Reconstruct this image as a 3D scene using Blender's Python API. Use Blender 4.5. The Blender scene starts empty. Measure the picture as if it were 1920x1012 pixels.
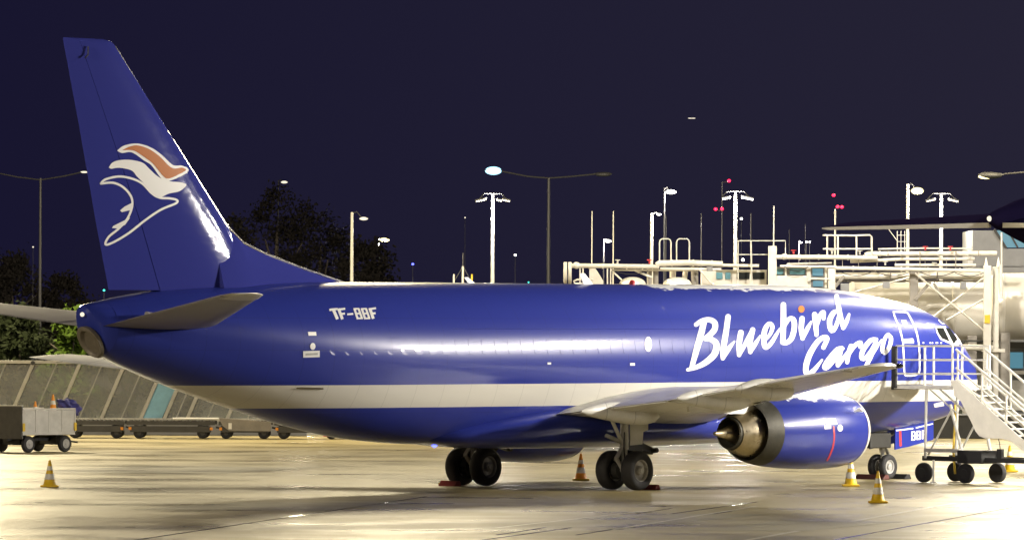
import bpy, bmesh, math, random
from mathutils import Vector, Matrix
from mathutils.bvhtree import BVHTree
from mathutils.geometry import tessellate_polygon

random.seed(7)
S = bpy.context.scene
COL = S.collection
R = math.radians

# ------------------------------------------------------------------ camera
CAM_H, PITCH, ROLL, FPX = 4.64, R(0.348), R(0.25), 12500.0
cam_d = bpy.data.cameras.new('camera')
cam_d.sensor_width = 36.0
cam_d.lens = FPX / 1920.0 * 36.0
cam_d.clip_start, cam_d.clip_end = 1.0, 9000.0
cam = bpy.data.objects.new('camera', cam_d)
COL.objects.link(cam)
cam.matrix_world = (Matrix.Translation((0, 0, CAM_H)) @ Matrix.Rotation(math.pi / 2 + PITCH, 4, 'X')
                    @ Matrix.Rotation(ROLL, 4, 'Z'))
S.camera = cam
CAM_M = cam.matrix_world.copy()

# ------------------------------------------------------------------ night sky
W = bpy.data.worlds.new('World')
S.world = W
W.use_nodes = True
wn, wl = W.node_tree.nodes, W.node_tree.links
bg = wn['Background']
bg.inputs['Strength'].default_value = 1.0
tc = wn.new('ShaderNodeTexCoord')
sep = wn.new('ShaderNodeSeparateXYZ')
wl.new(tc.outputs['Generated'], sep.inputs[0])
# city glow: the sky is a little paler low over the terminal side (+x), deep indigo elsewhere
mr = wn.new('ShaderNodeMapRange')
mr.inputs['From Min'].default_value = -0.09
mr.inputs['From Max'].default_value = 0.16
wl.new(sep.outputs['X'], mr.inputs['Value'])
r1 = wn.new('ShaderNodeMix'); r1.data_type = 'RGBA'
r1.inputs['A'].default_value = (0.0082, 0.0072, 0.0270, 1)
r1.inputs['B'].default_value = (0.0235, 0.0212, 0.0380, 1)
wl.new(mr.outputs[0], r1.inputs['Factor'])
wl.new(r1.outputs['Result'], bg.inputs['Color'])

# ------------------------------------------------------------------ floodlights and fill lights
def flood(name, loc, target, power, color, angle=120, radius=0.5, blend=0.6):
    d = bpy.data.lights.new(name, 'SPOT')
    d.energy, d.color = power, color
    d.spot_size, d.spot_blend, d.shadow_soft_size = R(angle), blend, radius
    o = bpy.data.objects.new(name, d)
    COL.objects.link(o)
    o.location = loc
    o.rotation_euler = (Vector(target) - Vector(loc)).to_track_quat('-Z', 'Y').to_euler()
    return o
WARM, NEUT, SODIUM, YELW = (1.0, 0.86, 0.62), (1.0, 0.93, 0.82), (1.0, 0.76, 0.42), (1.0, 0.85, 0.54)
KW = 1000.0
def omni(name, loc, power, color, radius=0.6):
    d = bpy.data.lights.new(name, 'POINT')
    d.energy, d.color, d.shadow_soft_size = power, color, radius
    o = bpy.data.objects.new(name, d)
    COL.objects.link(o); o.location = loc
    return o
# terminal floodlights, ahead of the parked aircraft on the right of the frame
for (x, y, z, p) in ((36, 173.5, 10.6, 21), (37, 176, 11.3, 22), (36, 178.5, 10.9, 21), (38, 175, 12.0, 20), (35, 180, 13.5, 18)):
    flood('terminal_floodlight', (x, y, z), (0, 178, 2), p * KW, NEUT, 96, 0.3, 0.75)
flood('steps_fill_light', (22, 118, 13), (12.5, 186, 2), 45 * KW, NEUT, 14, 0.3)  # narrow unseen spots added to brighten the steps
flood('steps_fill_light', (-22, 124, 16), (14, 186.5, 2), 75 * KW, NEUT, 9, 0.3)
# apron masts beyond the stand, lamps facing all ways, plus an added overhead fill
for (x, y, z, p, c) in ((-28, 258, 25, 190, YELW), (24, 280, 27, 58, YELW), (-4, 236, 27, 20, YELW), (-90, 240, 20, 40, YELW), (62, 272, 25, 55, YELW)):
    omni('apron_mast_and_fill_light', (x, y, z), p * KW, c, 4.0)
# fill lamp added to brighten the fence and the parked dollies
flood('fence_fill_light', (-24, 214, 13), (-13, 246, 1.2), 9 * KW, WARM, 75, 0.4)
omni('ramp_fill_light', (27, 197, 15), 12 * KW, NEUT, .5)  # unseen lamp added to lighten the right foreground
# lamp over the nose and the steps
flood('nose_floodlight', (17, 201, 15), (11.5, 189, 3), 9 * KW, NEUT, 110, 0.35)
# floodlights over the pipe gantry
for (x, y, z, p) in ((12, 238, 14, 15), (34, 228, 16, 22), (50, 230, 17, 16)):
    flood('gantry_floodlight', (x, y, z), (x - 2, 252, 5), p * KW, NEUT, 130, 0.4)
# stand lights behind the viewpoint, to the left
for (x, y, z, p) in ((-40, 118, 16, 52), (-34, 70, 20, 30)):
    flood('stand_floodlight', (x, y, z), (4, 178, 2), p * KW, WARM, 100, 0.6)

S.view_settings.view_transform = 'Standard'
S.view_settings.look = 'None'
S.view_settings.exposure = 0.0
S.cycles.sample_clamp_indirect = 8.0
S.view_settings.gamma = 1.0
S.view_settings.use_curve_mapping = False

# ------------------------------------------------------------------ helpers
def at(px, py, depth):
    """world point at the given distance in front of the viewpoint, from its place in the 1920 x 1012 photograph"""
    d = CAM_M.to_3x3() @ Vector(((px - 960) / FPX, -(py - 506) / FPX, -1))
    return Vector((0, 0, CAM_H)) + d * (depth / d.y)

def on_ground(px, py):
    d = CAM_M.to_3x3() @ Vector(((px - 960) / FPX, -(py - 506) / FPX, -1))
    return Vector((0, 0, CAM_H)) + d * (-CAM_H / d.z)

def tag(o, label=None, cat=None, group=None, kind=None):
    if label: o['label'] = label
    if cat: o['category'] = cat
    if group: o['group'] = group
    if kind: o['kind'] = kind
    return o

def empty(name, loc=(0, 0, 0), rz=0.0, label=None, cat=None, group=None):
    o = bpy.data.objects.new(name, None)
    COL.objects.link(o)
    o.location = loc
    o.rotation_euler = (0, 0, rz)
    return tag(o, label, cat, group)

def children(o):
    return [c for c in bpy.data.objects if c.parent == o]

def copy_tree(o, parent=None):
    c = o.copy()
    COL.objects.link(c)
    if parent: c.parent = parent
    for ch in children(o):
        copy_tree(ch, c)
    return c

class MB:
    def __init__(s): s.v, s.f = [], []
    def add(s, vs, fs):
        n = len(s.v)
        s.v += [tuple(v) for v in vs]
        s.f += [tuple(i + n for i in f) for f in fs]
        return s
    def box(s, c, d, rot=None):
        c = Vector(c); hx, hy, hz = d[0] / 2, d[1] / 2, d[2] / 2
        vs = [Vector((x, y, z)) for x in (-hx, hx) for y in (-hy, hy) for z in (-hz, hz)]
        if rot: vs = [rot @ v for v in vs]
        return s.add([c + v for v in vs], [(0, 1, 3, 2), (4, 6, 7, 5), (0, 4, 5, 1), (2, 3, 7, 6), (0, 2, 6, 4), (1, 5, 7, 3)])
    def loft(s, rings, cap0=True, cap1=True, closed=True):
        n = len(rings[0]); vs = [p for r in rings for p in r]; fs = []
        for i in range(len(rings) - 1):
            for j in range(n if closed else n - 1):
                k = (j + 1) % n
                fs.append((i * n + j, i * n + k, (i + 1) * n + k, (i + 1) * n + j))
        if cap0: fs.append(tuple(range(n - 1, -1, -1)))
        if cap1: fs.append(tuple((len(rings) - 1) * n + j for j in range(n)))
        return s.add(vs, fs)
    def bar(s, p, q, r, n=8, r2=None, caps=True):
        p, q = Vector(p), Vector(q); d = (q - p).normalized()
        u = d.orthogonal().normalized(); w = d.cross(u)
        r2 = r if r2 is None else r2
        ring = lambda c, rr: [c + (u * math.cos(a) + w * math.sin(a)) * rr for a in [2 * math.pi * (i + .5) / n for i in range(n)]]
        return s.loft([ring(p, r), ring(q, r2)], caps, caps)
    def beam(s, p, q, w, h, up=(0, 0, 1)):
        p, q = Vector(p), Vector(q); d = (q - p).normalized()
        side = d.cross(Vector(up))
        side = side.normalized() if side.length > 1e-5 else Vector((1, 0, 0))
        u = side.cross(d).normalized()
        ring = lambda c: [c + side * a * w / 2 + u * b * h / 2 for a, b in ((-1, -1), (1, -1), (1, 1), (-1, 1))]
        return s.loft([ring(p), ring(q)])
    def tube(s, pts, r, n=8, caps=True):
        pts = [Vector(p) for p in pts]; rings = []
        u = None
        for i, p in enumerate(pts):
            d = (pts[min(i + 1, len(pts) - 1)] - pts[max(i - 1, 0)]).normalized()
            u = d.orthogonal().normalized() if u is None else (u - d * u.dot(d)).normalized()
            w = d.cross(u)
            rr = r[i] if isinstance(r, (list, tuple)) else r
            rings.append([p + (u * math.cos(a) + w * math.sin(a)) * rr for a in [2 * math.pi * j / n for j in range(n)]])
        return s.loft(rings, caps, caps)
    def lathe(s, o, axis, prof, n=24, cap0=False, cap1=False):
        o, ax = Vector(o), Vector(axis).normalized()
        u = ax.orthogonal().normalized(); w = ax.cross(u)
        rings = [[o + ax * t + (u * math.cos(a) + w * math.sin(a)) * r for a in [2 * math.pi * j / n for j in range(n)]] for t, r in prof]
        return s.loft(rings, cap0, cap1)
    def prism(s, poly, vec):
        vec = Vector(vec); a = [Vector(p) for p in poly]
        return s.loft([a, [p + vec for p in a]])
    def ball(s, c, r, n=12, m=8):
        c = Vector(c); rr = Vector(r) if hasattr(r, '__len__') else Vector((r, r, r))
        rings = []
        for i in range(m + 1):
            t = math.pi * (i / m) * 0.998 + 0.003
            rings.append([c + Vector((rr.x * math.sin(t) * math.cos(a), rr.y * math.sin(t) * math.sin(a), rr.z * math.cos(t)))
                          for a in [2 * math.pi * j / n for j in range(n)]])
        return s.loft(rings)
    def build(s, name, mat, parent=None, smooth=35, bevel=0.0, recalc=True):
        me = bpy.data.meshes.new(name)
        me.from_pydata(s.v, [], s.f)
        if recalc:
            bm = bmesh.new(); bm.from_mesh(me)
            bmesh.ops.recalc_face_normals(bm, faces=bm.faces)
            bm.to_mesh(me); bm.free()
        for m in (mat if isinstance(mat, (list, tuple)) else [mat]):
            me.materials.append(m)
        if smooth:
            me.shade_smooth()
            me.set_sharp_from_angle(angle=R(smooth))
        o = bpy.data.objects.new(name, me)
        COL.objects.link(o)
        if parent: o.parent = parent
        if bevel:
            b = o.modifiers.new('bevel', 'BEVEL'); b.width = bevel; b.segments = 2; b.limit_method = 'ANGLE'
        return o

# ------------------------------------------------------------------ materials
def mat(name, col, rough=0.5, metal=0.0, spec=0.5, noise=0.0, nscale=3.0, rvar=0.0, coat=0.0, bump=0.0, bscale=40.0, alpha=1.0, stretch=(1, 1, 1)):
    m = bpy.data.materials.new(name); m.use_nodes = True
    n, l = m.node_tree.nodes, m.node_tree.links
    b = n['Principled BSDF']
    b.inputs['Base Color'].default_value = (*col, 1)
    b.inputs['Roughness'].default_value = rough
    b.inputs['Metallic'].default_value = metal
    b.inputs['Specular IOR Level'].default_value = spec
    b.inputs['Coat Weight'].default_value = coat
    b.inputs['Coat Roughness'].default_value = 0.12
    b.inputs['Alpha'].default_value = alpha
    if noise or rvar or bump:
        t = n.new('ShaderNodeTexCoord'); mp = n.new('ShaderNodeMapping'); mp.inputs['Scale'].default_value = stretch
        l.new(t.outputs['Object'], mp.inputs[0])
        nz = n.new('ShaderNodeTexNoise'); nz.inputs['Scale'].default_value = nscale; nz.inputs['Detail'].default_value = 6
        nz.inputs['Roughness'].default_value = 0.65
        l.new(mp.outputs[0], nz.inputs['Vector'])
        if noise:
            k = n.new('ShaderNodeMapRange'); k.inputs['From Min'].default_value = .3; k.inputs['From Max'].default_value = .7
            k.inputs['To Min'].default_value = 1 - noise; k.inputs['To Max'].default_value = 1 + noise * .6
            l.new(nz.outputs['Fac'], k.inputs['Value'])
            mx = n.new('ShaderNodeVectorMath'); mx.operation = 'SCALE'; mx.inputs[0].default_value = col
            l.new(k.outputs[0], mx.inputs['Scale']); l.new(mx.outputs[0], b.inputs['Base Color'])
        if rvar:
            k = n.new('ShaderNodeMapRange'); k.inputs['From Min'].default_value = .3; k.inputs['From Max'].default_value = .7
            k.inputs['To Min'].default_value = max(.03, rough - rvar); k.inputs['To Max'].default_value = rough + rvar
            l.new(nz.outputs['Fac'], k.inputs['Value']); l.new(k.outputs[0], b.inputs['Roughness'])
        if bump:
            nb = n.new('ShaderNodeTexNoise'); nb.inputs['Scale'].default_value = bscale; nb.inputs['Detail'].default_value = 4
            l.new(t.outputs['Object'], nb.inputs['Vector'])
            bp = n.new('ShaderNodeBump'); bp.inputs['Strength'].default_value = bump; bp.inputs['Distance'].default_value = 0.02
            l.new(nb.outputs['Fac'], bp.inputs['Height']); l.new(bp.outputs[0], b.inputs['Normal'])
    return m

def panelled(name, *a, **k):
    """paint with skin joints: shallow grooves holding a little grime"""
    m = mat(name, *a, **k); n, l = m.node_tree.nodes, m.node_tree.links; b = n['Principled BSDF']
    t = n.new('ShaderNodeTexCoord'); sp = n.new('ShaderNodeSeparateXYZ'); l.new(t.outputs['Object'], sp.inputs[0])
    def op(o, x, y):
        q = n.new('ShaderNodeMath'); q.operation = o
        for i, v in enumerate((x, y)):
            if isinstance(v, (int, float)): q.inputs[i].default_value = v
            else: l.new(v, q.inputs[i])
        return q.outputs[0]
    u = op('ADD', sp.outputs['X'], op('MULTIPLY', op('ABSOLUTE', sp.outputs['Y'], 0), .5))
    g = op('MAXIMUM', op('LESS_THAN', op('FRACT', op('MULTIPLY', u, .9), 0), .022), op('LESS_THAN', op('FRACT', op('MULTIPLY', sp.outputs['Y'], .55), 0), .016))
    src = b.inputs['Base Color'].links[0].from_socket
    sc = n.new('ShaderNodeVectorMath'); sc.operation = 'SCALE'; l.new(src, sc.inputs[0]); l.new(op('SUBTRACT', 1.0, op('MULTIPLY', g, .45)), sc.inputs['Scale']); l.new(sc.outputs[0], b.inputs['Base Color'])
    bp = n.new('ShaderNodeBump'); bp.invert = True; bp.inputs['Strength'].default_value = .4; bp.inputs['Distance'].default_value = .01; l.new(g, bp.inputs['Height']); l.new(bp.outputs[0], b.inputs['Normal'])
    return m

def glow(name, col, strength):
    m = bpy.data.materials.new(name); m.use_nodes = True
    b = m.node_tree.nodes['Principled BSDF']
    b.inputs['Base Color'].default_value = (col[0] * .12, col[1] * .12, col[2] * .12, 1)
    b.inputs['Emission Color'].default_value = (*col, 1)
    b.inputs['Emission Strength'].default_value = strength
    return m

BLUE = (0.024, 0.036, 0.250)
def livery(name, stripe=None, rings=True, rough=(.27, .33), wav=.25, ws=(1.0, .7, .7), coat=(.35, .08), col=BLUE, frost=None, spec=.13):
    """glossy blue paint; a cheat line between two heights, lap joints and rivet rows as fine relief, oil and grime"""
    m = bpy.data.materials.new(name); m.use_nodes = True
    n, l = m.node_tree.nodes, m.node_tree.links
    b = n['Principled BSDF']
    t = n.new('ShaderNodeTexCoord'); sp = n.new('ShaderNodeSeparateXYZ'); l.new(t.outputs['Object'], sp.inputs[0])
    nz = n.new('ShaderNodeTexNoise'); nz.inputs['Scale'].default_value = 0.9; nz.inputs['Detail'].default_value = 3; nz.inputs['Roughness'].default_value = .5
    mp = n.new('ShaderNodeMapping'); mp.inputs['Scale'].default_value = (0.6, 1.5, 1.5)
    l.new(t.outputs['Object'], mp.inputs[0]); l.new(mp.outputs[0], nz.inputs['Vector'])
    k = n.new('ShaderNodeMapRange'); k.inputs['From Min'].default_value = .3; k.inputs['From Max'].default_value = .75
    k.interpolation_type = 'SMOOTHSTEP'; k.inputs['To Min'].default_value = 1.0; k.inputs['To Max'].default_value = 1.0
    l.new(nz.outputs['Fac'], k.inputs['Value'])
    def math_(op, a, bb):
        q = n.new('ShaderNodeMath'); q.operation = op
        for i, x in enumerate((a, bb)):
            if isinstance(x, (int, float)): q.inputs[i].default_value = x
            else: l.new(x, q.inputs[i])
        return q.outputs[0]
    base = n.new('ShaderNodeMix'); base.data_type = 'RGBA'
    base.inputs['A'].default_value = (*col, 1); base.inputs['B'].default_value = (0.62, 0.60, 0.54, 1)
    if stripe:
        fac = math_('MULTIPLY', math_('GREATER_THAN', sp.outputs['Z'], stripe[0]), math_('LESS_THAN', sp.outputs['Z'], stripe[1]))
        l.new(fac, base.inputs['Factor'])
    else: base.inputs['Factor'].default_value = 0
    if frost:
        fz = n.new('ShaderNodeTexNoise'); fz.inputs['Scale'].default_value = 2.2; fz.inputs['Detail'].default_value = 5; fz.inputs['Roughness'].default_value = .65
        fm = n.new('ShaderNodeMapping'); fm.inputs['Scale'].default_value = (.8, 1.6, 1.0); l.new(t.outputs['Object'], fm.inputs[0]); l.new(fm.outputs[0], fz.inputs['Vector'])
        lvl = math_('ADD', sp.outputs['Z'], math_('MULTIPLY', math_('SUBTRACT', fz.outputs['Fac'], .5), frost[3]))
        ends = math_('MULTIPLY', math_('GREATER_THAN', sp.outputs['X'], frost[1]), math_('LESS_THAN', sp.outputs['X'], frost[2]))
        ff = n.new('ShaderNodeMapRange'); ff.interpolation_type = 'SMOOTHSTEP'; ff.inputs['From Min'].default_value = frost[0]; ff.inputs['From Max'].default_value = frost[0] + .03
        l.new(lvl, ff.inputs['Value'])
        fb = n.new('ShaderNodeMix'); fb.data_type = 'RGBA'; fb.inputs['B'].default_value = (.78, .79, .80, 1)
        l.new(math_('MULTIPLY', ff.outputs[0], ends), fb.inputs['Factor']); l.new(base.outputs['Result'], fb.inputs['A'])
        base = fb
    mx = n.new('ShaderNodeVectorMath'); mx.operation = 'SCALE'
    l.new(base.outputs['Result'], mx.inputs[0]); l.new(k.outputs[0], mx.inputs['Scale'])
    l.new(mx.outputs[0], b.inputs['Base Color'])
    nw0 = n.new('ShaderNodeTexNoise'); nw0.inputs['Scale'].default_value = .5; nw0.inputs['Detail'].default_value = 1.0
    l.new(t.outputs['Object'], nw0.inputs['Vector'])
    kr = n.new('ShaderNodeMapRange'); kr.inputs['From Min'].default_value = .3; kr.inputs['From Max'].default_value = .7
    kr.interpolation_type = 'SMOOTHSTEP'; kr.inputs['To Min'].default_value = rough[0]; kr.inputs['To Max'].default_value = rough[1]
    b.inputs['Specular IOR Level'].default_value = spec
    b.inputs['Roughness'].default_value = (rough[0] + rough[1]) / 2
    b.inputs['Coat Weight'].default_value = coat[0]; b.inputs['Coat Roughness'].default_value = coat[1]
    b.inputs['Coat IOR'].default_value = 1.4
    # frames every 0.51 m and skin waviness
    nw = n.new('ShaderNodeTexNoise'); nw.inputs['Scale'].default_value = 1.6; nw.inputs['Detail'].default_value = 1.0
    mw = n.new('ShaderNodeMapping'); mw.inputs['Scale'].default_value = ws; l.new(t.outputs['Object'], mw.inputs[0]); l.new(mw.outputs[0], nw.inputs['Vector'])
    h = math_('MULTIPLY', nw.outputs['Fac'], .8)
    if rings:
        fr = math_('FRACT', math_('MULTIPLY', sp.outputs['X'], 1 / 1.02), 0)
        ln = math_('LESS_THAN', fr, 0.012)
        zr = math_('LESS_THAN', math_('FRACT', math_('MULTIPLY', math_('ADD', sp.outputs['Z'], .37), 1.25), 0), .010)
        h = math_('ADD', h, math_('MULTIPLY', math_('MAXIMUM', ln, zr), -0.22))
    if rings:
        dk = n.new('ShaderNodeVectorMath'); dk.operation = 'SCALE'; l.new(mx.outputs[0], dk.inputs[0]); l.new(math_('SUBTRACT', 1.0, math_('MULTIPLY', math_('MAXIMUM', ln, zr), .28)), dk.inputs['Scale']); l.new(dk.outputs[0], b.inputs['Base Color'])
    bp = n.new('ShaderNodeBump'); bp.inputs['Strength'].default_value = wav; bp.inputs['Distance'].default_value = .012
    l.new(h, bp.inputs['Height']); l.new(bp.outputs[0], b.inputs['Normal'])
    return m

M = dict(
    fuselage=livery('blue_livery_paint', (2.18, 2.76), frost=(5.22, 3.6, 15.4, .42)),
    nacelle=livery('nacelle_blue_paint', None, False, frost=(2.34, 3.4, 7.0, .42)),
    blue=livery('blue_paint', None, False),
    fin_blue=livery('fin_blue_paint', None, False, (.07, .09), .40, (1.3, 1.3, 2.4), (.0, .055), (.036, .042, .235), spec=.15),
    white=mat('white_paint', (.78, .77, .73), .35, noise=.06),
    lettering=mat('lettering_white', (.8, .79, .76), .5, spec=.25),
    orange=mat('orange_paint', (.46, .135, .012), .55, spec=.2),
    red=mat('red_paint', (.5, .03, .04), .45, noise=.15),
    wing_grey=panelled('wing_grey_paint', (.62, .61, .56), .38, noise=.16, nscale=1.2, rvar=.08, coat=.2),
    stab_grey=mat('stabiliser_grey_paint', (.24, .225, .235), .4, noise=.14, nscale=1.4, rvar=.08),
    bare=mat('bare_metal', (.72, .70, .66), .24, metal=1, noise=.1, rvar=.06),
    titan=mat('heat_tinted_metal', (.50, .43, .30), .32, metal=1, noise=.18, nscale=5, rvar=.08),
    dark_metal=mat('dark_metal', (.035, .034, .030), .5, metal=.4, noise=.2),
    exhaust=mat('sooty_exhaust', (.05, .047, .035), .55, metal=.5, noise=.3, nscale=6),
    exhaust_grey=mat('exhaust_grey', (.16, .14, .11), .55, metal=.2, noise=.3, nscale=5),
    tyre=mat('tyre_rubber', (.018, .017, .018), .75, noise=.25, nscale=8),
    gear_grey=mat('gear_grey_paint', (.42, .41, .38), .4, noise=.15, nscale=6),
    hub=mat('wheel_hub_paint', (.36, .35, .33), .45, noise=.25, nscale=9),
    pane=mat('cockpit_glass', (.02, .022, .02), .06, spec=.8),
    plug=livery('plug_paint', None, False),
    cone_y=mat('cone_yellow', (.80, .52, .008), .5, noise=.12, nscale=9),
    cone_o=mat('cone_orange', (.78, .28, .008), .5, noise=.12, nscale=9),
    cone_w=mat('cone_reflective_sleeve', (.72, .70, .64), .45, noise=.2, nscale=12),
    steel=mat('galvanised_steel', (.56, .55, .51), .42, metal=.25, noise=.14, nscale=4),
    stair_white=mat('stair_white_paint', (.80, .78, .72), .42, noise=.1, nscale=2.5),
    rail_white=mat('rail_paint', (.70, .68, .62), .4, noise=.08),
    black=mat('black_chassis_paint', (.014, .014, .014), .55, noise=.2),
    grip=mat('black_rubber', (.01, .01, .01), .7),
    yellow=mat('yellow_paint', (.62, .42, .03), .5, noise=.2),
    lamp_pole=mat('lamp_pole_paint', (.60, .58, .52), .45, noise=.08),
    thin_pole=mat('thin_pole_paint', (.065, .063, .066), .5, noise=.1),
    lamp_body=mat('lamp_housing', (.05, .05, .05), .5),
    pipe=mat('pipe_cladding', (.62, .59, .52), .4, metal=.2, noise=.14, nscale=1.6, rvar=.1),
    pipe_dark=mat('gantry_dark_steel', (.24, .22, .19), .55, noise=.2),  # darker steel of stanchions, hangers, bands and saddles
    tank=mat('tank_cladding', (.62, .59, .52), .38, metal=.3, noise=.10, nscale=.8, rvar=.08),
    wall=mat('grey_render_wall', (.20, .20, .20), .7, noise=.15, nscale=1.5),
    teal_glass=mat('teal_glazing', (.10, .22, .26), .12, spec=.7),
    dark_blue=mat('dark_blue_paint', (.012, .009, .035), .9, spec=0.0),
    lip=mat('inlet_lip_metal', (.66, .65, .61), .34, metal=.25, noise=.08),
    arm=mat('lamp_arm_paint', (.035, .034, .034), .6),
    cart_grey=mat('trolley_panel', (.50, .49, .45), .5, noise=.18, nscale=3),
    cart_dark=mat('trolley_dark_end', (.085, .08, .075), .6, noise=.25, nscale=4),
    dolly=mat('dolly_steel', (.045, .043, .038), .55, noise=.3, nscale=3),
    fabric=mat('blue_tarpaulin', (.05, .05, .22), .7, noise=.3, nscale=7),
    fence_post=mat('fence_post_aluminium', (.34, .33, .30), .45, metal=.2, noise=.15),
    bark=mat('bark', (.05, .04, .03), .85, noise=.3, nscale=5),
)
M['lit_window'] = glow('lit_window_glass', (.16, .42, .55), .55)
M['lamp_blue'] = glow('lamp_lens_cool', (.38, .78, 1.0), 2.6)
M['lamp_white'] = glow('lamp_lens_white', (1.0, .96, .86), 16)
M['lamp_warm'] = glow('lamp_lens_warm', (1.0, .84, .40), 3)
M['lamp_dim'] = glow('lamp_lens_dim', (1.0, .9, .7), 1.1)
M['red_light'] = glow('obstruction_light_red', (1.0, .012, .05), 6)
M['blue_light'] = glow('taxiway_light_blue', (.10, .12, 1.0), 5)
M['green_light'] = glow('taxiway_light_green', (.05, .8, .55), 4)
# ------------------------------------------------------------------ the parked cargo aircraft
PLANE_LOC, PLANE_YAW = Vector((0.97, 175.0, 0.0)), R(48.94)
jet = empty('cargo_airliner', PLANE_LOC, PLANE_YAW,
            'glossy blue twin engined cargo airliner with white lettering, parked across the apron', 'airliner')
JM = Matrix.Translation(PLANE_LOC) @ Matrix.Rotation(PLANE_YAW, 4, 'Z')
JI = JM.inverted()
CAM_L = JI @ Vector((0, 0, CAM_H))

def interp(tab, x):
    """smooth (monotone cubic) interpolation through rows sorted by the first column"""
    n = len(tab)
    if x <= tab[0][0]: return tab[0][1:]
    if x >= tab[-1][0]: return tab[-1][1:]
    for i in range(n - 1):
        if x <= tab[i + 1][0]: break
    out = []
    x0, x1 = tab[i][0], tab[i + 1][0]; h = x1 - x0; t = (x - x0) / h
    for k in range(1, len(tab[0])):
        y0, y1 = tab[i][k], tab[i + 1][k]; d = (y1 - y0) / h
        def slope(j):
            if j == 0: return (tab[1][k] - tab[0][k]) / (tab[1][0] - tab[0][0])
            if j == n - 1: return (tab[-1][k] - tab[-2][k]) / (tab[-1][0] - tab[-2][0])
            a = (tab[j][k] - tab[j - 1][k]) / (tab[j][0] - tab[j - 1][0]); b = (tab[j + 1][k] - tab[j][k]) / (tab[j + 1][0] - tab[j][0])
            return 0 if a * b <= 0 else 2 * a * b / (a + b)
        m0, m1 = slope(i) * h, slope(i + 1) * h
        out.append((2*t**3 - 3*t**2 + 1) * y0 + (t**3 - 2*t**2 + t) * m0 + (-2*t**3 + 3*t**2) * y1 + (t**3 - t**2) * m1)
    return out

BODY = [(-16.75, 4.83, 3.52, .64), (-16.0, 4.95, 3.25, .86), (-14.6, 5.11, 2.83, 1.18), (-11.8, 5.26, 2.12, 1.60),
        (-9.6, 5.33, 1.64, 1.79), (-7.6, 5.35, 1.34, 1.86), (-5.0, 5.35, 1.20, 1.88), (0, 5.35, 1.20, 1.88), (9.4, 5.35, 1.20, 1.88), (11.5, 5.29, 1.21, 1.87),
        (13.0, 5.16, 1.25, 1.83), (14.4, 4.95, 1.35, 1.73), (15.4, 4.66, 1.46, 1.62), (15.9, 4.38, 1.53, 1.58), (16.25, 4.10, 1.59, 1.51),
        (16.6, 3.84, 1.67, 1.38), (17.1, 3.55, 1.80, 1.13), (17.6, 3.28, 1.98, .78), (18.0, 3.06, 2.20, .48), (18.22, 2.86, 2.42, .22), (18.30, 2.68, 2.60, .04)]
def body_ring(x, n=96):
    top, bot, hw = interp(BODY, x); zm = bot + (top - bot) * .52
    e = 1 - .30 * min(1, max(0, (x - 13.2) / 2.2)) * min(1, max(0, (18.3 - x) / 1.2))   # flatter cheeks round the cockpit
    out = []
    for j in range(n):
        a = 2 * math.pi * j / n
        c, s_ = math.cos(a), math.sin(a)
        if c > 0: s_ = math.copysign(abs(s_) ** e, s_); c = c ** e
        out.append((x, hw * s_, zm + ((top - zm) if c > 0 else (zm - bot)) * c))
    return out
xs = [-16.75 + 0.22 * i for i in range(10)] + [-14.5 + .5 * i for i in range(60)]
xs = sorted(set(round(x, 3) for x in xs if x < 14.5) | {14.5 + .18 * i for i in range(19)} | {18.0, 18.1, 18.18, 18.24, 18.28, 18.30})
mb = MB(); mb.loft([body_ring(x) for x in xs])
body = mb.build('fuselage', M['fuselage'], jet, 60)
BODY_BVH = BVHTree.FromPolygons(mb.v, mb.f)

# wing to body fairing
FAIR = [(-5.6, .5, 1.30, 1.6), (-4.6, 1.2, 1.17, 1.75), (-3.0, 1.75, 1.08, 2.0), (-1, 1.98, 1.05, 2.2), (3, 2.02, 1.05, 2.2), (5, 1.9, 1.08, 2.0), (6.5, 1.5, 1.12, 1.8), (7.8, .6, 1.22, 1.5)]
def fair_ring(x):
    hw, bot, top = interp(FAIR, x); out = []
    for j in range(40):
        a = 2 * math.pi * j / 40; c, s_ = math.cos(a), math.sin(a)
        p = lambda v: math.copysign(abs(v) ** .7, v)
        out.append((x, hw * p(s_), (top + bot) / 2 + (top - bot) / 2 * p(c)))
    return out
mb = MB(); mb.loft([fair_ring(-5.6 + 13.4 * i / 44) for i in range(45)]); mb.build('belly_fairing', M['blue'], jet, 60)

# ---- tail cone exhaust and navigation light
def end_ring(xt, xb, zt, zb, w, n=48):
    out = []
    for j in range(n):
        a = 2 * math.pi * j / n; z = (zt + zb) / 2 + (zt - zb) / 2 * math.cos(a)
        t = (z - zb) / (zt - zb); out.append((xb + (xt - xb) * t, w * math.sin(a), z))
    return out
mb = MB(); mb.loft([end_ring(-16.74, -16.74, 4.832, 3.518, .642), end_ring(-17.05, -16.82, 4.79, 3.56, .56), end_ring(-17.30, -16.86, 4.74, 3.60, .44), end_ring(-17.38, -16.88, 4.70, 3.64, .36)])
mb.build('tail_end', M['blue'], jet, 40)
mb = MB(); mb.loft([end_ring(-17.25, -16.80, 4.22, 3.44, .36), end_ring(-17.36, -16.90, 4.20, 3.46, .34), end_ring(-17.36, -16.90, 4.15, 3.51, .29), end_ring(-17.33, -16.87, 4.10, 3.56, .24), end_ring(-17.20, -16.78, 4.08, 3.60, .2)])
mb.build('exhaust_pipe', M['exhaust_grey'], jet, 40)
mb = MB(); mb.ball((-17.40, -.04, 4.50), (.06, .05, .055)); mb.build('tail_light', M['lamp_dim'], jet)

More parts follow.
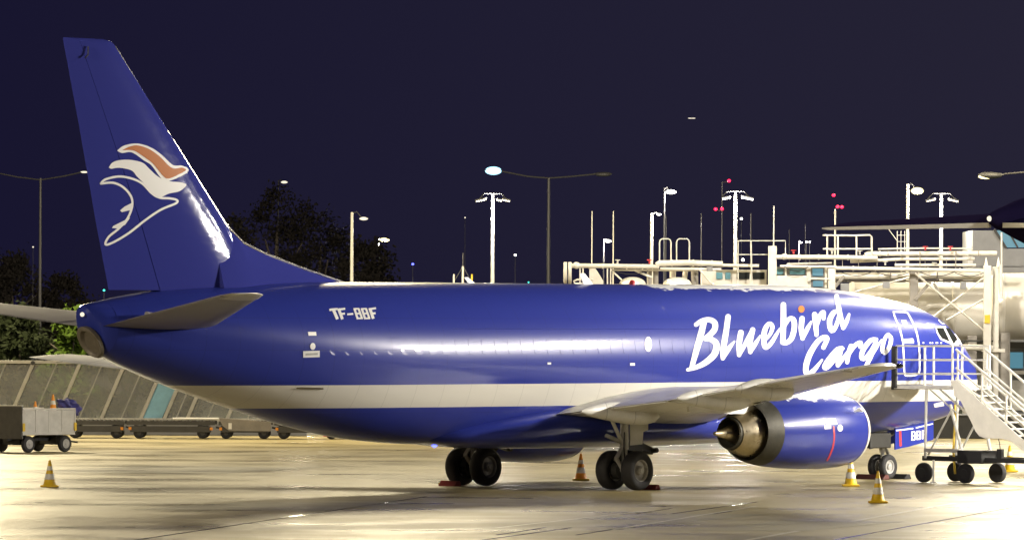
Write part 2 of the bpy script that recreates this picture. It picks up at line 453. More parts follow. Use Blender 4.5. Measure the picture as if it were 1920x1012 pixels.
# ---- lifting surfaces
def foil(le, te, y, z, tc, camber=0.015, n=18, inc=0.0):
    """closed airfoil ring: x from le (forward) to te, thickness along z"""
    c = le - te
    up, lo = [], []
    for i in range(n + 1):
        t = (1 - math.cos(math.pi * i / n)) / 2
        yt = 5 * tc * (.2969 * math.sqrt(t) - .126 * t - .3516 * t**2 + .2843 * t**3 - .1036 * t**4) * c
        yc = camber * c * 4 * t * (1 - t)
        zz = z + inc * c * (1 - t)
        up.append((le - t * c, y, zz + yc + yt)); lo.append((le - t * c, y, zz + yc - yt))
    return up + lo[-2:0:-1]

WING = [(1.0, 6.1, -1.70, .15), (1.88, 5.20, -1.70, .145), (4.83, 2.90, -1.75, .125), (5.8, 2.25, -1.80, .12), (10.0, -.55, -3.35, .11), (14.05, -3.22, -4.86, .10), (14.3, -3.55, -4.88, .07), (14.43, -4.0, -4.86, .03)]
def wing_z(y): return 1.98 + (y - 1.88) * math.tan(R(6.1))
def wing_at(y):
    for a, b in zip(WING, WING[1:]):
        if y <= b[0] + 1e-6:
            t = (y - a[0]) / (b[0] - a[0]); return [a[i] + t * (b[i] - a[i]) for i in range(1, 4)]
    return WING[-1][1:]
def wing_lower(y, t, side, drop=0.0):
    le, te, tc = wing_at(y); c = le - te
    yt = 5 * tc * (.2969 * math.sqrt(t) - .126 * t - .3516 * t**2 + .2843 * t**3 - .1036 * t**4) * c
    return Vector((le - t * c, side * y, wing_z(y) + .018 * c * (1 - t) + .015 * c * 4 * t * (1 - t) - yt - drop))

def patch_under(y0, y1, t0, t1, side, drop, thick):
    """a panel lying against the lower skin of the wing, standing a little proud of it"""
    mb = MB(); ny, nt = 8, 5
    g = lambda d: [[wing_lower(y0 + (y1 - y0) * i / ny, t0 + (t1 - t0) * j / nt, side, d) for j in range(nt + 1)] for i in range(ny + 1)]
    a, b = g(drop), g(drop - thick)
    rings = [a[i] + b[i][::-1] for i in range(ny + 1)]
    return mb.loft(rings)

for side in (-1, 1):
    wing = None
    mb = MB(); mb.loft([foil(le, te, side * y, wing_z(y), tc, .015, 18, .018) for y, le, te, tc in WING])
    wing = mb.build('wing', M['wing_grey'], jet, 40)
    for y0, y1 in ((2.2, 5.5), (6.1, 9.9)):
        patch_under(y0, y1, .74, .985, side, .028, .03).build('flap', M['wing_grey'], wing, 30)
    patch_under(10.15, 13.4, .76, .985, side, .022, .02).build('aileron', M['wing_grey'], wing, 30)
    for y0, y1 in ((5.9, 8.5), (8.58, 11.2), (11.28, 13.9)):
        # slat wrapped round the leading edge
        mb = MB(); rings = []
        for i in range(9):
            y = y0 + (y1 - y0) * i / 8
            le, te, tc = wing_at(y)
            f = foil(le + .018, te, side * y, wing_z(y) + .001, tc * 1.035, .015, 18, .018)
            up, lo = f[:7], f[-6:]
            arc = lo + up
            rings.append(arc)
        mb.loft(rings, False, False, False); mb.build('slat', M['bare'], wing, 40)
    for y0, y1 in ((2.3, 3.2), (3.25, 4.2)):
        patch_under(y0, y1, .02, .10, side, .03, .03).build('krueger_flap', M['wing_grey'], wing, 30)
    for y in (3.35, 6.9, 9.4):
        le, te, tc = wing_at(y); c = le - te
        L = min(3.1, c * .78); mb = MB(); rings = []
        for i in range(15):
            t = i / 14; r = math.sin(math.pi * min(.999, max(.001, t ** .75))) ** .6
            x = te + L * .72 - L * t
            tt = min(.97, max(.05, (le - x) / c))
            zc = wing_lower(y, tt, side).z - .06 if x > te else wing_z(y) - .07
            w, h = .02 + .17 * r, .02 + .26 * r
            rings.append([(x, side * y + w * math.cos(a), zc + h * math.sin(a)) for a in [2 * math.pi * j / 16 for j in range(16)]])
        mb.loft(rings); mb.build('flap_track_fairing', M['wing_grey'], wing, 50)
    for y in (13.4, 13.75, 14.1):
        le, te, tc = wing_at(y); mb = MB(); mb.bar((te + .03, side * y, wing_z(y)), (te - .2, side * y, wing_z(y) - .02), .008, 6); mb.build('static_wick', M['black'], wing)
    mb = MB(); mb.ball((-3.45, side * 14.28, wing_z(14.2) + .03), (.16, .09, .06)); mb.build('navigation_light', M['pane'], wing)
    # horizontal stabiliser
    stab = [(.3, -13.2, -17.05, .085), (.9, -13.6, -17.25, .085), (6.1, -17.45, -18.8, .06), (6.28, -17.75, -18.83, .045), (6.36, -18.1, -18.82, .02)]
    mb = MB(); mb.loft([foil(le, te, side * y, 4.24 + (y - .6) * .135, tc, -.004, 16) for y, le, te, tc in stab])
    st = mb.build('horizontal_stabiliser', M['stab_grey'], jet, 40)
    mb = MB(); mb.loft([foil(le + .004, te - .004, side * y, 4.24 + (y - .6) * .135, tc * 1.05, -.004, 16) for y, le, te, tc in [(5.55, -17.02, -18.65, .066), (6.1, -17.45, -18.8, .062), (6.285, -17.75, -18.83, .046), (6.365, -18.1, -18.82, .02)]]); mb.build('tip_cap', M['wing_grey'], st, 40)
    # elevator proud of the lower and upper skin
    for sg in (-1, 1):
        mb = MB(); rings = []
        for i in range(7):
            y = 1.0 + 4.95 * i / 6; t = (y - .9) / 5.2
            le, te, z = -13.6 - 3.85 * t, -17.25 - 1.55 * t, 4.24 + (y - .6) * .135; c = le - te
            ring = []
            for d in (.006, -.02):
                row = []
                for q in (.72, .80, .9, .985):
                    yt = 5 * (.085 - .025 * t) * (.2969 * math.sqrt(q) - .126 * q - .3516 * q**2 + .2843 * q**3 - .1036 * q**4) * c
                    row.append((le - q * c, side * y, z + sg * (yt + d)))
                ring += row if d > 0 else row[::-1]
            rings.append(ring)
        mb.loft(rings); mb.build('elevator', M['stab_grey'], st, 30)
    if side < 0:
        mb = MB(); mb.tube([(-15.8, -.85, 4.36), (-15.9, -.95, 4.50), (-16.15, -1.0, 4.52)], .06, 8); mb.build('hinge_cover', M['stab_grey'], st)

# ---- fin, rudder, dorsal fillet
FIN = [(4.75, -11.0, -16.35), (5.1, -11.15, -16.45), (6.62, -12.19, -16.87), (9.0, -14.38, -17.48), (11.06, -16.28, -18.04), (11.16, -16.42, -18.06), (11.2, -16.7, -18.05)]
FTH = [.10, .10, .098, .095, .09, .06, .015]
def fin_section(z, le, te, tc, t0, t1, n=14):
    c = le - te; a, b = [], []
    for i in range(n + 1):
        t = t0 + (t1 - t0) * ((1 - math.cos(math.pi * i / n)) / 2 if t0 == 0 else i / n)
        yt = 5 * tc * (.2969 * math.sqrt(t) - .126 * t - .3516 * t**2 + .2843 * t**3 - .1036 * t**4) * c
        a.append((le - t * c, -max(yt, .004), z)); b.append((le - t * c, max(yt, .004), z))
    return a + b[::-1]
def fin_rows(n=30):
    rows = []
    for i in range(len(FIN) - 1):
        k = 6 if FIN[i + 1][0] - FIN[i][0] > .5 else 2
        for j in range(k):
            t = j / k
            rows.append([FIN[i][q] + (FIN[i + 1][q] - FIN[i][q]) * t for q in range(3)] + [FTH[i] + (FTH[i + 1] - FTH[i]) * t])
    rows.append(list(FIN[-1]) + [FTH[-1]])
    return rows
mb = MB(); mb.loft([fin_section(z, le, te, tc, 0, .69) for z, le, te, tc in fin_rows()])
fin = mb.build('fin', M['fin_blue'], jet, 40); fv, ff = list(mb.v), list(mb.f)
mb = MB(); mb.loft([fin_section(z, le, te, tc, .695, 1.0) for z, le, te, tc in fin_rows() if z > 5.0])
mb.build('rudder', M['fin_blue'], fin, 40)
mb = MB(); mb.loft([fin_section(z, le, te, tc, 0, 1.0, 40) for z, le, te, tc in fin_rows()])
FIN_BVH = BVHTree.FromPolygons(mb.v, mb.f)
mb = MB(); rings = []
for x, zt, w in ((-7.7, 5.27, .01), (-8.5, 5.44, .05), (-9.65, 5.70, .09), (-10.8, 6.0, .14), (-11.7, 6.28, .19), (-12.15, 6.58, .22), (-12.8, 6.6, .2)):
    rings.append([(x, -w * 2.2, 5.10), (x, -w * 1.1, (5.10 + zt) / 2), (x, -w * .35, zt - .03), (x, 0, zt), (x, w * .35, zt - .03), (x, w * 1.1, (5.10 + zt) / 2), (x, w * 2.2, 5.10)])
mb.loft(rings); mb.build('dorsal_fin', M['fin_blue'], fin, 50)
mb = MB()
mb.tube([(-7.75, 0, 5.275), (-9.65, 0, 5.71), (-11.0, 0, 6.07), (-11.7, 0, 6.30), (-12.2, 0, 6.65), (-13.0, 0, 7.40), (-16.28, 0, 11.03)], .035, 8)
mb.build('leading_edge_strip', M['bare'], fin)
mb = MB(); mb.tube([(-17.3, -.10, 11.0), (-17.32, -.12, 10.8), (-17.42, -.12, 10.72)], .02, 6); mb.build('probe', M['black'], fin)

# ---- marks traced on the skin: every point is laid on the surface and stands a few millimetres proud
def lay(bvh, px, py, off):
    p = at(px, py, 60.0)
    d = (JI @ p - CAM_L).normalized()
    hit, nrm, _, _ = bvh.ray_cast(CAM_L + d * 90, d)
    if hit is None: return None
    if nrm.dot(d) > 0: nrm = -nrm
    return hit + nrm * off
def spline(pts, step=4.0):
    out = []
    P = [pts[0]] + list(pts) + [pts[-1]]
    for i in range(1, len(P) - 2):
        a, b, c, d = P[i - 1], P[i], P[i + 1], P[i + 2]
        k = max(1, int(math.hypot(c[0] - b[0], c[1] - b[1]) / step))
        for j in range(k):
            t = j / k
            out.append(tuple(.5 * (2 * b[q] + (c[q] - a[q]) * t + (2 * a[q] - 5 * b[q] + 4 * c[q] - d[q]) * t * t + (3 * b[q] - a[q] - 3 * c[q] + d[q]) * t**3) for q in range(len(b))))
    out.append(tuple(pts[-1]))
    return out
def stroke(mb, bvh, pts, off, smooth=True, round_=True, closed=False):
    """pts: (px, py, width) along the stroke"""
    q = spline(pts, 2.0) if smooth else [tuple(p) for p in pts]
    if not smooth:
        d = []
        for a, b in zip(q, q[1:]):
            k = max(1, int(math.hypot(b[0] - a[0], b[1] - a[1]) / 3))
            d += [tuple(a[i] + (b[i] - a[i]) * j / k for i in range(3)) for j in range(k)]
        q = d + [q[-1]]
    rows = []
    n = len(q)
    def nrm(i):
        a, b = q[max(0, i - 1)], q[min(n - 1, i + 1)]
        if closed and i in (0, n - 1): a, b = q[-2], q[1]
        L = math.hypot(b[0] - a[0], b[1] - a[1]) or 1
        return (-(b[1] - a[1]) / L, (b[0] - a[0]) / L)
    def row(x, y, nx, ny, w):
        return [(x + nx * w * s_, y + ny * w * s_) for s_ in (-.5, 0, .5)]
    if round_ and not closed:
        nx, ny = nrm(0); w = q[0][2]
        for s_ in (.97, .75, .4): rows.append(row(q[0][0] - ny * w / 2 * s_, q[0][1] + nx * w / 2 * s_, nx, ny, w * math.sqrt(1 - s_ * s_)))
    for i in range(n):
        nx, ny = nrm(i); rows.append(row(q[i][0], q[i][1], nx, ny, q[i][2]))
    if round_ and not closed:
        nx, ny = nrm(n - 1); w = q[-1][2]
        for s_ in (.4, .75, .97): rows.append(row(q[-1][0] + ny * w / 2 * s_, q[-1][1] - nx * w / 2 * s_, nx, ny, w * math.sqrt(1 - s_ * s_)))
    vs, ok = [], []
    for r in rows:
        pr = [lay(bvh, x, y, off) for x, y in r]
        if None in pr: continue
        vs.append(pr)
    base = [p for r in vs for p in r]
    fs = []
    for i in range(len(vs) - 1):
        for j in (0, 1): fs.append((i * 3 + j, i * 3 + j + 1, i * 3 + j + 4, i * 3 + j + 3))
    mb.add(base, fs)
def fill(mb, bvh, poly, off, cuts=2, smooth=False):
    if smooth: poly = [p[:2] for p in spline([(*p, 0) for p in poly + [poly[0]]], 3)][:-1]
    tris = tessellate_polygon([[Vector((x, y, 0)) for x, y in poly]])
    bm = bmesh.new(); vs = [bm.verts.new((x, y, 0)) for x, y in poly]
    for t in tris:
        try: bm.faces.new([vs[i] for i in t])
        except ValueError: pass
    for _ in range(cuts):
        L = [e for e in bm.edges if e.calc_length() > 6]
        if L:
            bmesh.ops.subdivide_edges(bm, edges=L, cuts=1); bmesh.ops.triangulate(bm, faces=bm.faces)
    bm.verts.index_update()
    pts = [lay(bvh, v.co.x, v.co.y, off) for v in bm.verts]
    fs = [[v.index for v in f.verts] for f in bm.faces]
    fs = [f for f in fs if all(pts[i] is not None for i in f)]
    pts = [p if p is not None else Vector((0, 0, 3)) for p in pts]
    used = sorted({i for f in fs for i in f}); mp = {u: k for k, u in enumerate(used)}
    mb.add([pts[i] for i in used], [tuple(mp[i] for i in f) for f in fs]); bm.free()

# word marks
Z1 = lambda pts: [(1280 + x / 4.5714, 550 + y / 4.5714, w / 4.5714) for x, y, w in pts]
LETTERS = [
 [[(182,240,50),(152,360,54),(112,500,50),(75,635,40)], [(112,268,36),(162,236,40),(225,226,44),(272,252,48),(272,305,50),(235,350,46),(180,388,30)], [(190,390,34),(250,398,46),(286,440,54),(268,520,56),(195,588,50),(110,632,38),(40,652,28)]],
 [[(388,200,46),(370,330,48),(345,480,48),(342,555,36)], [(342,558,30),(390,475,40),(440,412,16)]],
 [[(497,335,48),(482,430,46),(482,525,38)], [(484,528,26),(540,420,36),(592,315,30)], [(597,312,44),(575,410,46),(577,500,38)], [(577,502,28),(620,430,36),(662,362,14)]],
 [[(712,392,24),(750,345,30),(768,285,36),(740,258,34),(704,310,44),(694,390,46),(706,462,38),(752,430,36),(800,355,30),(830,300,14)]],
 [[(862,98,46),(862,250,48),(856,418,44)], [(868,290,22),(910,220,36),(948,228,44),(954,300,46),(928,388,44),(885,424,36),(852,424,28)]],
 [[(1022,216,44),(1014,300,44),(1026,385,36)], [(1026,388,28),(1068,300,36),(1100,242,14)]],
 [[(1130,182,46),(1138,270,44),(1145,355,34)], [(1142,310,20),(1172,200,36),(1205,162,38),(1206,218,28)]],
 [[(1330,150,28),(1290,168,42),(1258,235,44),(1266,308,40),(1290,318,36),(1322,255,34),(1338,180,24)], [(1318,26,38),(1342,160,42),(1374,295,36)], [(1376,298,28),(1402,240,36),(1424,180,20)]],
 [[(1205,462,38),(1236,385,40),(1200,378,40),(1145,425,44),(1085,525,48),(1054,630,48),(1066,690,44),(1120,660,40),(1192,568,18)]],
 [[(1372,470,26),(1325,478,38),(1255,560,44),(1212,628,40),(1240,632,36),(1305,558,34),(1352,490,24)], [(1362,466,32),(1335,550,42),(1326,615,34)], [(1328,620,26),(1368,560,32),(1404,502,14)]],
 [[(1442,452,42),(1418,520,40),(1408,588,34)], [(1416,540,20),(1470,450,34),(1522,422,38),(1516,460,26)]],
 [[(1660,392,28),(1610,402,38),(1548,478,42),(1530,548,38),(1562,555,34),(1620,480,32),(1652,410,24)], [(1656,396,32),(1620,510,40),(1570,620,34),(1520,700,28)], [(1590,575,18),(1640,490,30),(1700,398,14)]],
 [[(1760,352,30),(1784,385,34),(1772,450,34),(1735,508,32),(1710,488,32),(1718,425,34),(1740,370,30),(1760,352,30)]],
]
for letter in LETTERS:
    mb = MB()
    for k, st in enumerate(letter): stroke(mb, BODY_BVH, Z1(st), .008 + .003 * k)
    mb.build('letter', M['lettering'], body, 60, recalc=False)
mb = MB(); fill(mb, BODY_BVH, [(1280 + (1016 + 27 * math.cos(a)) / 4.5714, 550 + (136 + 30 * math.sin(a)) / 4.5714) for a in [2 * math.pi * i / 20 for i in range(20)]], .01, 1)
mb.build('letter_dot', M['orange'], body, 60, recalc=False)
# registration
Z2 = lambda pts: [(540 + x / 3.1636, 540 + y / 3.1636, w / 3.1636) for x, y, w in pts]
def bshape(o): return [[(392+o,120,13),(413+o,185,13)], [(417+o,122,12),(438+o,182,12)], [(387+o,125,10),(420+o,123,10)], [(400+o,153,10),(430+o,151,10)], [(407+o,181,10),(441+o,180,10)]]
REG = [[[(244,130,13),(294,124,13)], [(266,124,18),(292,185,18)]],
       [[(298,122,17),(322,185,17)], [(292,129,12),(338,123,12)], [(308,155,12),(336,152,12)]],
       [[(350,156,11),(386,153,11)]], bshape(0), bshape(44),
       [[(484,120,17),(505,182,17)], [(478,126,12),(521,120,12)], [(492,152,12),(518,150,12)]]]
for g in REG:
    mb = MB()
    for k, st in enumerate(g): stroke(mb, BODY_BVH, Z2(st), .008 + .002 * k, False, False)
    mb.build('registration_letter', M['lettering'], body, 60, recalc=False)

# bird emblem on the fin
Z3 = lambda pts: [(x / 2.024, 40 + y / 2.024) for x, y in pts]
white_wing = [(444,491),(470,472),(520,464),(570,478),(612,506),(655,545),(690,548),(714,560),(712,572),(690,586),(640,606),(610,594),(575,548),(545,528),(500,498),(462,500)]
orange_wing = [(462,490),(490,476),(522,471),(566,486),(606,514),(650,556),(690,556),(704,564),(684,578),(638,597),(616,585),(584,545),(553,520),(506,491)]
white_body = [(412,555),(424,538),(448,528),(492,526),(540,537),(568,562),(600,590),(640,606),(690,612),(706,622),(682,644),(640,654),(605,668),(578,652),(548,618),(520,590),(498,566),(452,556),(420,560)]
emblem = empty('emblem'); emblem.parent = fin
for nm, poly, m_, off in (('emblem_outline', white_wing, 'lettering', .006), ('emblem_wing', orange_wing, 'orange', .012), ('emblem_body', white_body, 'lettering', .009)):
    mb = MB(); fill(mb, FIN_BVH, Z3(poly), off, 3, True); mb.build(nm, M[m_], fin, 60, recalc=False)
bpy.data.objects.remove(emblem)
mb = MB()
line = [(382,616),(400,600),(450,589),(500,597),(540,616),(575,652),(605,669),(645,672),(670,678),(668,690),(610,715),(550,755),(490,802),(430,838),(400,846),(412,818),(450,786),(482,750),(500,706),(498,668),(470,632),(430,613),(382,616)]
stroke(mb, FIN_BVH, [(x / 2.024, 40 + y / 2.024, 4.2) for x, y in line], .006)
mb.build('emblem_line', M['lettering'], fin, 60, recalc=False)
for poly in ([(502,688),(472,703),(455,718),(462,724),(496,716)], [(494,744),(430,776),(424,784),(446,786),(474,772)]):
    mb = MB(); fill(mb, FIN_BVH, Z3(poly), .007, 1); mb.build('emblem_feather', M['lettering'], fin, 60, recalc=False)

# service door outline, handles, cockpit glazing
Z4 = lambda pts, w=None: [(1640 + p[0] / 5.621, 560 + p[1] / 5.621) + (((w if w else p[2]) / 5.621,)) for p in pts]
Z4f = lambda pts: [(1640 + x / 5.621, 560 + y / 5.621) for x, y in pts]
mb = MB(); stroke(mb, BODY_BVH, Z4([(195,140),(240,140),(330,145),(362,180),(405,265),(440,360),(462,470),(470,600),(470,740),(455,785),(410,806),(330,806),(312,780),(305,650),(300,540),(290,430),(255,300),(215,205),(195,140)], 17), .010)
door = mb.build('service_door', M['lettering'], jet, 60, recalc=False)
mb = MB(); fill(mb, BODY_BVH, Z4f([(276,228),(330,228),(342,268),(292,266)]), .012, 1); mb.build('door_window', M['white'], door, 60, recalc=False)
mb = MB(); fill(mb, BODY_BVH, Z4f([(300,425),(395,418),(410,445),(405,470),(300,472)]), .02, 1); mb.build('handle', M['rail_white'], door, 60, recalc=False)
mb = MB(); fill(mb, BODY_BVH, Z4f([(632,292),(786,290),(908,452),(862,508),(780,470),(690,432),(655,370)]), .010, 2); cwf = mb.build('cockpit_window_frame', M['lettering'], jet, 60, recalc=False)
for poly in ([(648,308),(722,308),(788,452),(704,418),(668,365)], [(744,308),(784,310),(868,425),(828,478)]):
    mb = MB(); fill(mb, BODY_BVH, Z4f(poly), .016, 2); mb.build('window_pane', M['pane'], cwf, 60, recalc=False)
mb = MB(); stroke(mb, BODY_BVH, Z4([(610,175),(655,195),(700,225),(742,262),(712,262),(672,228)], 10), .010, True); mb.build('eyebrow_window_frame', M['lettering'], jet, 60, recalc=False)
for x in (505, 575, 600, 640, 690):
    mb = MB(); stroke(mb, BODY_BVH, Z4([(x, 464, 14), (x + (26 if x in (640,) else 14), 464, 14)]), .009, False, False)
    mb.build('static_port_marking', M['lettering'], body, 60, recalc=False)
for pts in ([(577,622),(592,622),(593,629),(578,629)], [(568,658),(599,657),(599,669),(568,670)]):
    mb = MB(); fill(mb, BODY_BVH, pts, .010, 1); mb.build('door_placard', M['white'], body, 60, recalc=False)
for cx, cy, a, b_ in ((586, 649, 5, 6.5), (1215, 645, 6.5, 14)):
    mb = MB(); fill(mb, BODY_BVH, [(cx + a * math.cos(t), cy + b_ * math.sin(t)) for t in [2 * math.pi * i / 20 for i in range(20)]], .010, 1)
    mb.build('vent_cover', M['white'], body, 60, recalc=False)
mb = MB(); fill(mb, BODY_BVH, [(572,662),(595,661),(595,665),(572,666)], .016, 1); mb.build('door_handle_recess', M['gear_grey'], body, 60, recalc=False)
for pts in ([(1181,680),(1190,680),(1190,685),(1181,685)], [(1026,679),(1033,679),(1033,683),(1026,683)], [(1750,756),(1768,752),(1770,760),(1752,763)]):
    mb = MB(); fill(mb, BODY_BVH, pts, .010, 1); mb.build('access_marking', M['lettering'], body, 60, recalc=False)
mb = MB(); stroke(mb, BODY_BVH, [(556,726,3.2),(604,727,3.2)], .03, False); mb.build('drain_mast', M['bare'], body, recalc=False)

# blanked cabin windows: shallow raised plugs along the side
pv, pf = [], []
ring = lambda w, h, y: [(w * math.copysign(abs(math.cos(a)) ** .55, math.cos(a)), y, h * math.copysign(abs(math.sin(a)) ** .55, math.sin(a))) for a in [2 * math.pi * (i + .5) / 16 for i in range(16)]]
for side in (-1, 1):
    def curved(w, h, off):
        return [(x, side * (math.sqrt(max(0, 1 - ((z + 3.72 - 3.36) / 1.99) ** 2)) * 1.88 + off), z + 3.72) for x, _, z in ring(w, h, 0)]
    mb = MB(); fr, bk = [], []
    for k in range(13):
        u = -1 + 2 * k / 12; z = .205 * u
        hwid = .15 * (1 - abs(u) ** 5) ** .25 if abs(u) < 1 else .06
        for arr, off in ((fr, .0045), (bk, -.02)):
            y = side * (math.sqrt(1 - ((z + 3.72 - 3.358) / 1.992) ** 2) * 1.88 + off)
            arr.append([(-hwid, y, z + 3.72), (hwid, y, z + 3.72)])
    mb.loft([[f[0], f[1], g_[1], g_[0]] for f, g_ in zip(fr, bk)])
    first = mb.build('window_plug', M['plug'], body, 50)
    y0 = None
    for i in range(42):
        x = -10.2 + .508 * i
        o = first if i == 0 else first.copy()
        if i: COL.objects.link(o)
        o.location = (x, side * (interp(BODY, x)[2] - 1.88), 0)

# lap joints along the side
for side in (-1, 1):
    for z in (4.17, 3.22):
        y = side * (1.88 * math.sqrt(1 - ((z - 3.358) / 1.992) ** 2) - .002)
        mb = MB(); mb.box((1.5, y, z), (14.5, .012, .022), Matrix.Rotation(side * -.35 if z > 4 else 0, 3, 'X')); mb.build('lap_joint', M['blue'], body, 0)
# crown antennas and beacon
mb = MB()
for x, h, l in ((1.4, .30, .42), (5.0, .16, .3), (-3.2, .16, .3)):
    mb.loft([[(x, -.02, 5.33), (x + l, 0, 5.33), (x, .02, 5.33)], [(x - .16, -.008, 5.33 + h), (x - .16 + l * .5, 0, 5.33 + h), (x - .16, .008, 5.33 + h)]])
    mb.build('blade_antenna', M['white'], body); mb = MB()
mb = MB(); mb.lathe((3.4, 0, 5.34), (0, 0, 1), [(0, .09), (.06, .085), (.12, .05), (.13, .005)], 12, True, True); mb.build('beacon', M['red'], body)
mb = MB(); mb.lathe((-4.6, -.1, 1.2), (0, 0, -1), [(0, .08), (.05, .07), (.09, .01)], 10, True, True); mb.build('belly_light', M['blue_light'], body)

# ---- engines
for side in (-1, 1):
    ey, ez = side * 4.83, 1.50
    prof = [(6.42, .80), (6.40, .86), (6.28, .93), (5.9, 1.0), (5.2, 1.035), (4.4, 1.02), (3.6, .96), (3.1, .915), (2.78, .875)]
    def nac(pr, n=48, off=0.0):
        rings = []
        for x, r in pr:
            r += off; row = []
            for j in range(n):
                a = 2 * math.pi * j / n; c, s_ = math.cos(a), math.sin(a)
                flat = .965 if x > 4 else .99
                row.append((x, ey + r * 1.02 * s_, ez + (r if c > 0 else r * flat) * c))
            rings.append(row)
        return rings
    mb = MB(); mb.loft(nac([p for p in prof if p[0] <= 6.25] if 0 else prof[2:]), False, False)
    eng = mb.build('engine', M['nacelle'], jet, 50)
    mb = MB(); mb.loft(nac([(5.2, .74), (6.0, .74), (6.3, .76), (6.42, .81), (6.43, .85), (6.38, .895), (6.27, .937), (6.22, .953)]), False, False)
    mb.build('inlet_lip', M['lip'], eng, 50)
    mb = MB(); mb.lathe((5.2, ey, ez), (1, 0, 0), [(0, .74), (0, .25), (.25, .14), (.45, .01)], 24); mb.build('fan_disc', M['dark_metal'], eng)
    mb = MB(); mb.loft(nac([(2.785, .878), (2.5, .82), (2.26, .755), (2.27, .73), (2.6, .72), (3.2, .66)]), False, False); mb.build('fan_nozzle', M['exhaust'], eng, 50)
    mb = MB(); mb.lathe((3.6, ey, ez - .02), (-1, 0, 0), [(0, .70), (1.0, .68), (1.35, .63), (1.7, .53), (1.95, .44)], 36); mb.build('core_cowl', M['titan'], eng, 50)
    mb = MB(); mb.lathe((1.68, ey, ez - .02), (-1, 0, 0), [(-.05, .442), (.10, .41), (.12, .37), (-.2, .38), (-.5, .2)], 36); mb.build('core_nozzle', M['exhaust'], eng, 50)
    mb = MB(); mb.lathe((2.1, ey, ez - .02), (-1, 0, 0), [(0, .30), (.4, .25), (.75, .13), (1.05, .06), (1.12, .05), (1.12, .005)], 24); mb.build('exhaust_cone', M['titan'], eng, 50)
    # pylon
    mb = MB()
    mb.loft([[(x, ey - w, z0), (x, ey + w, z0), (x, ey + w * .8, z1), (x, ey - w * .8, z1)] for x, w, z0, z1 in
             ((5.6, .02, 2.35, 2.56), (4.6, .16, 2.2, 2.62), (3.2, .20, 2.0, 2.62), (2.2, .20, 1.98, 2.5), (1.0, .16, 2.0, 2.3), (-.1, .03, 2.05, 2.2))])
    mb.build('pylon', M['white'], eng, 40)
    mb = MB()
    for z_, t_ in ((0.0, .0),):
        mb.loft([[(x, ey - .01, ez + 1.0), (x + .5, ey, ez + 1.0), (x, ey + .01, ez + 1.0)] for x in (4.6,)] + [[(4.5, ey - .005, ez + 1.12), (4.7, ey, ez + 1.12), (4.5, ey + .005, ez + 1.12)]])
    mb.build('vortex_strake', M['blue'], eng)
    if side < 0:
        EB = MB(); EB.loft(nac(prof[2:]), False, False); EBVH = BVHTree.FromPolygons(EB.v, EB.f)
        mb = MB(); fill(mb, EBVH, [(1548,785),(1566,784),(1570,795),(1549,796)], .008, 1); fill(mb, EBVH, [(1545,797),(1558,797),(1558,803),(1546,804)], .008, 1)
        mb.build('warning_placard', M['lettering'], eng, 60, recalc=False)
        mb = MB(); fill(mb, EBVH, [(1575 + 5 * math.cos(t), 802 + 6.5 * math.sin(t)) for t in [2 * math.pi * i / 16 for i in range(16)]], .008, 1); mb.build('warning_roundel', M['lettering'], eng, 60, recalc=False)
        mb = MB(); stroke(mb, EBVH, [(1563,800,3.0),(1564,818,3.0),(1562,835,3.0),(1556,852,3.0),(1551,862,3.0)], .006); mb.build('hazard_line', M['red'], eng, 60, recalc=False)
        mb = MB(); mb.prism([(5.95, ey - 1.0, 2.02), (5.5, ey - 1.03, 2.02), (5.5, ey - 1.22, 2.12)], (0, 0, .02)); mb.build('strake', M['lettering'], eng)

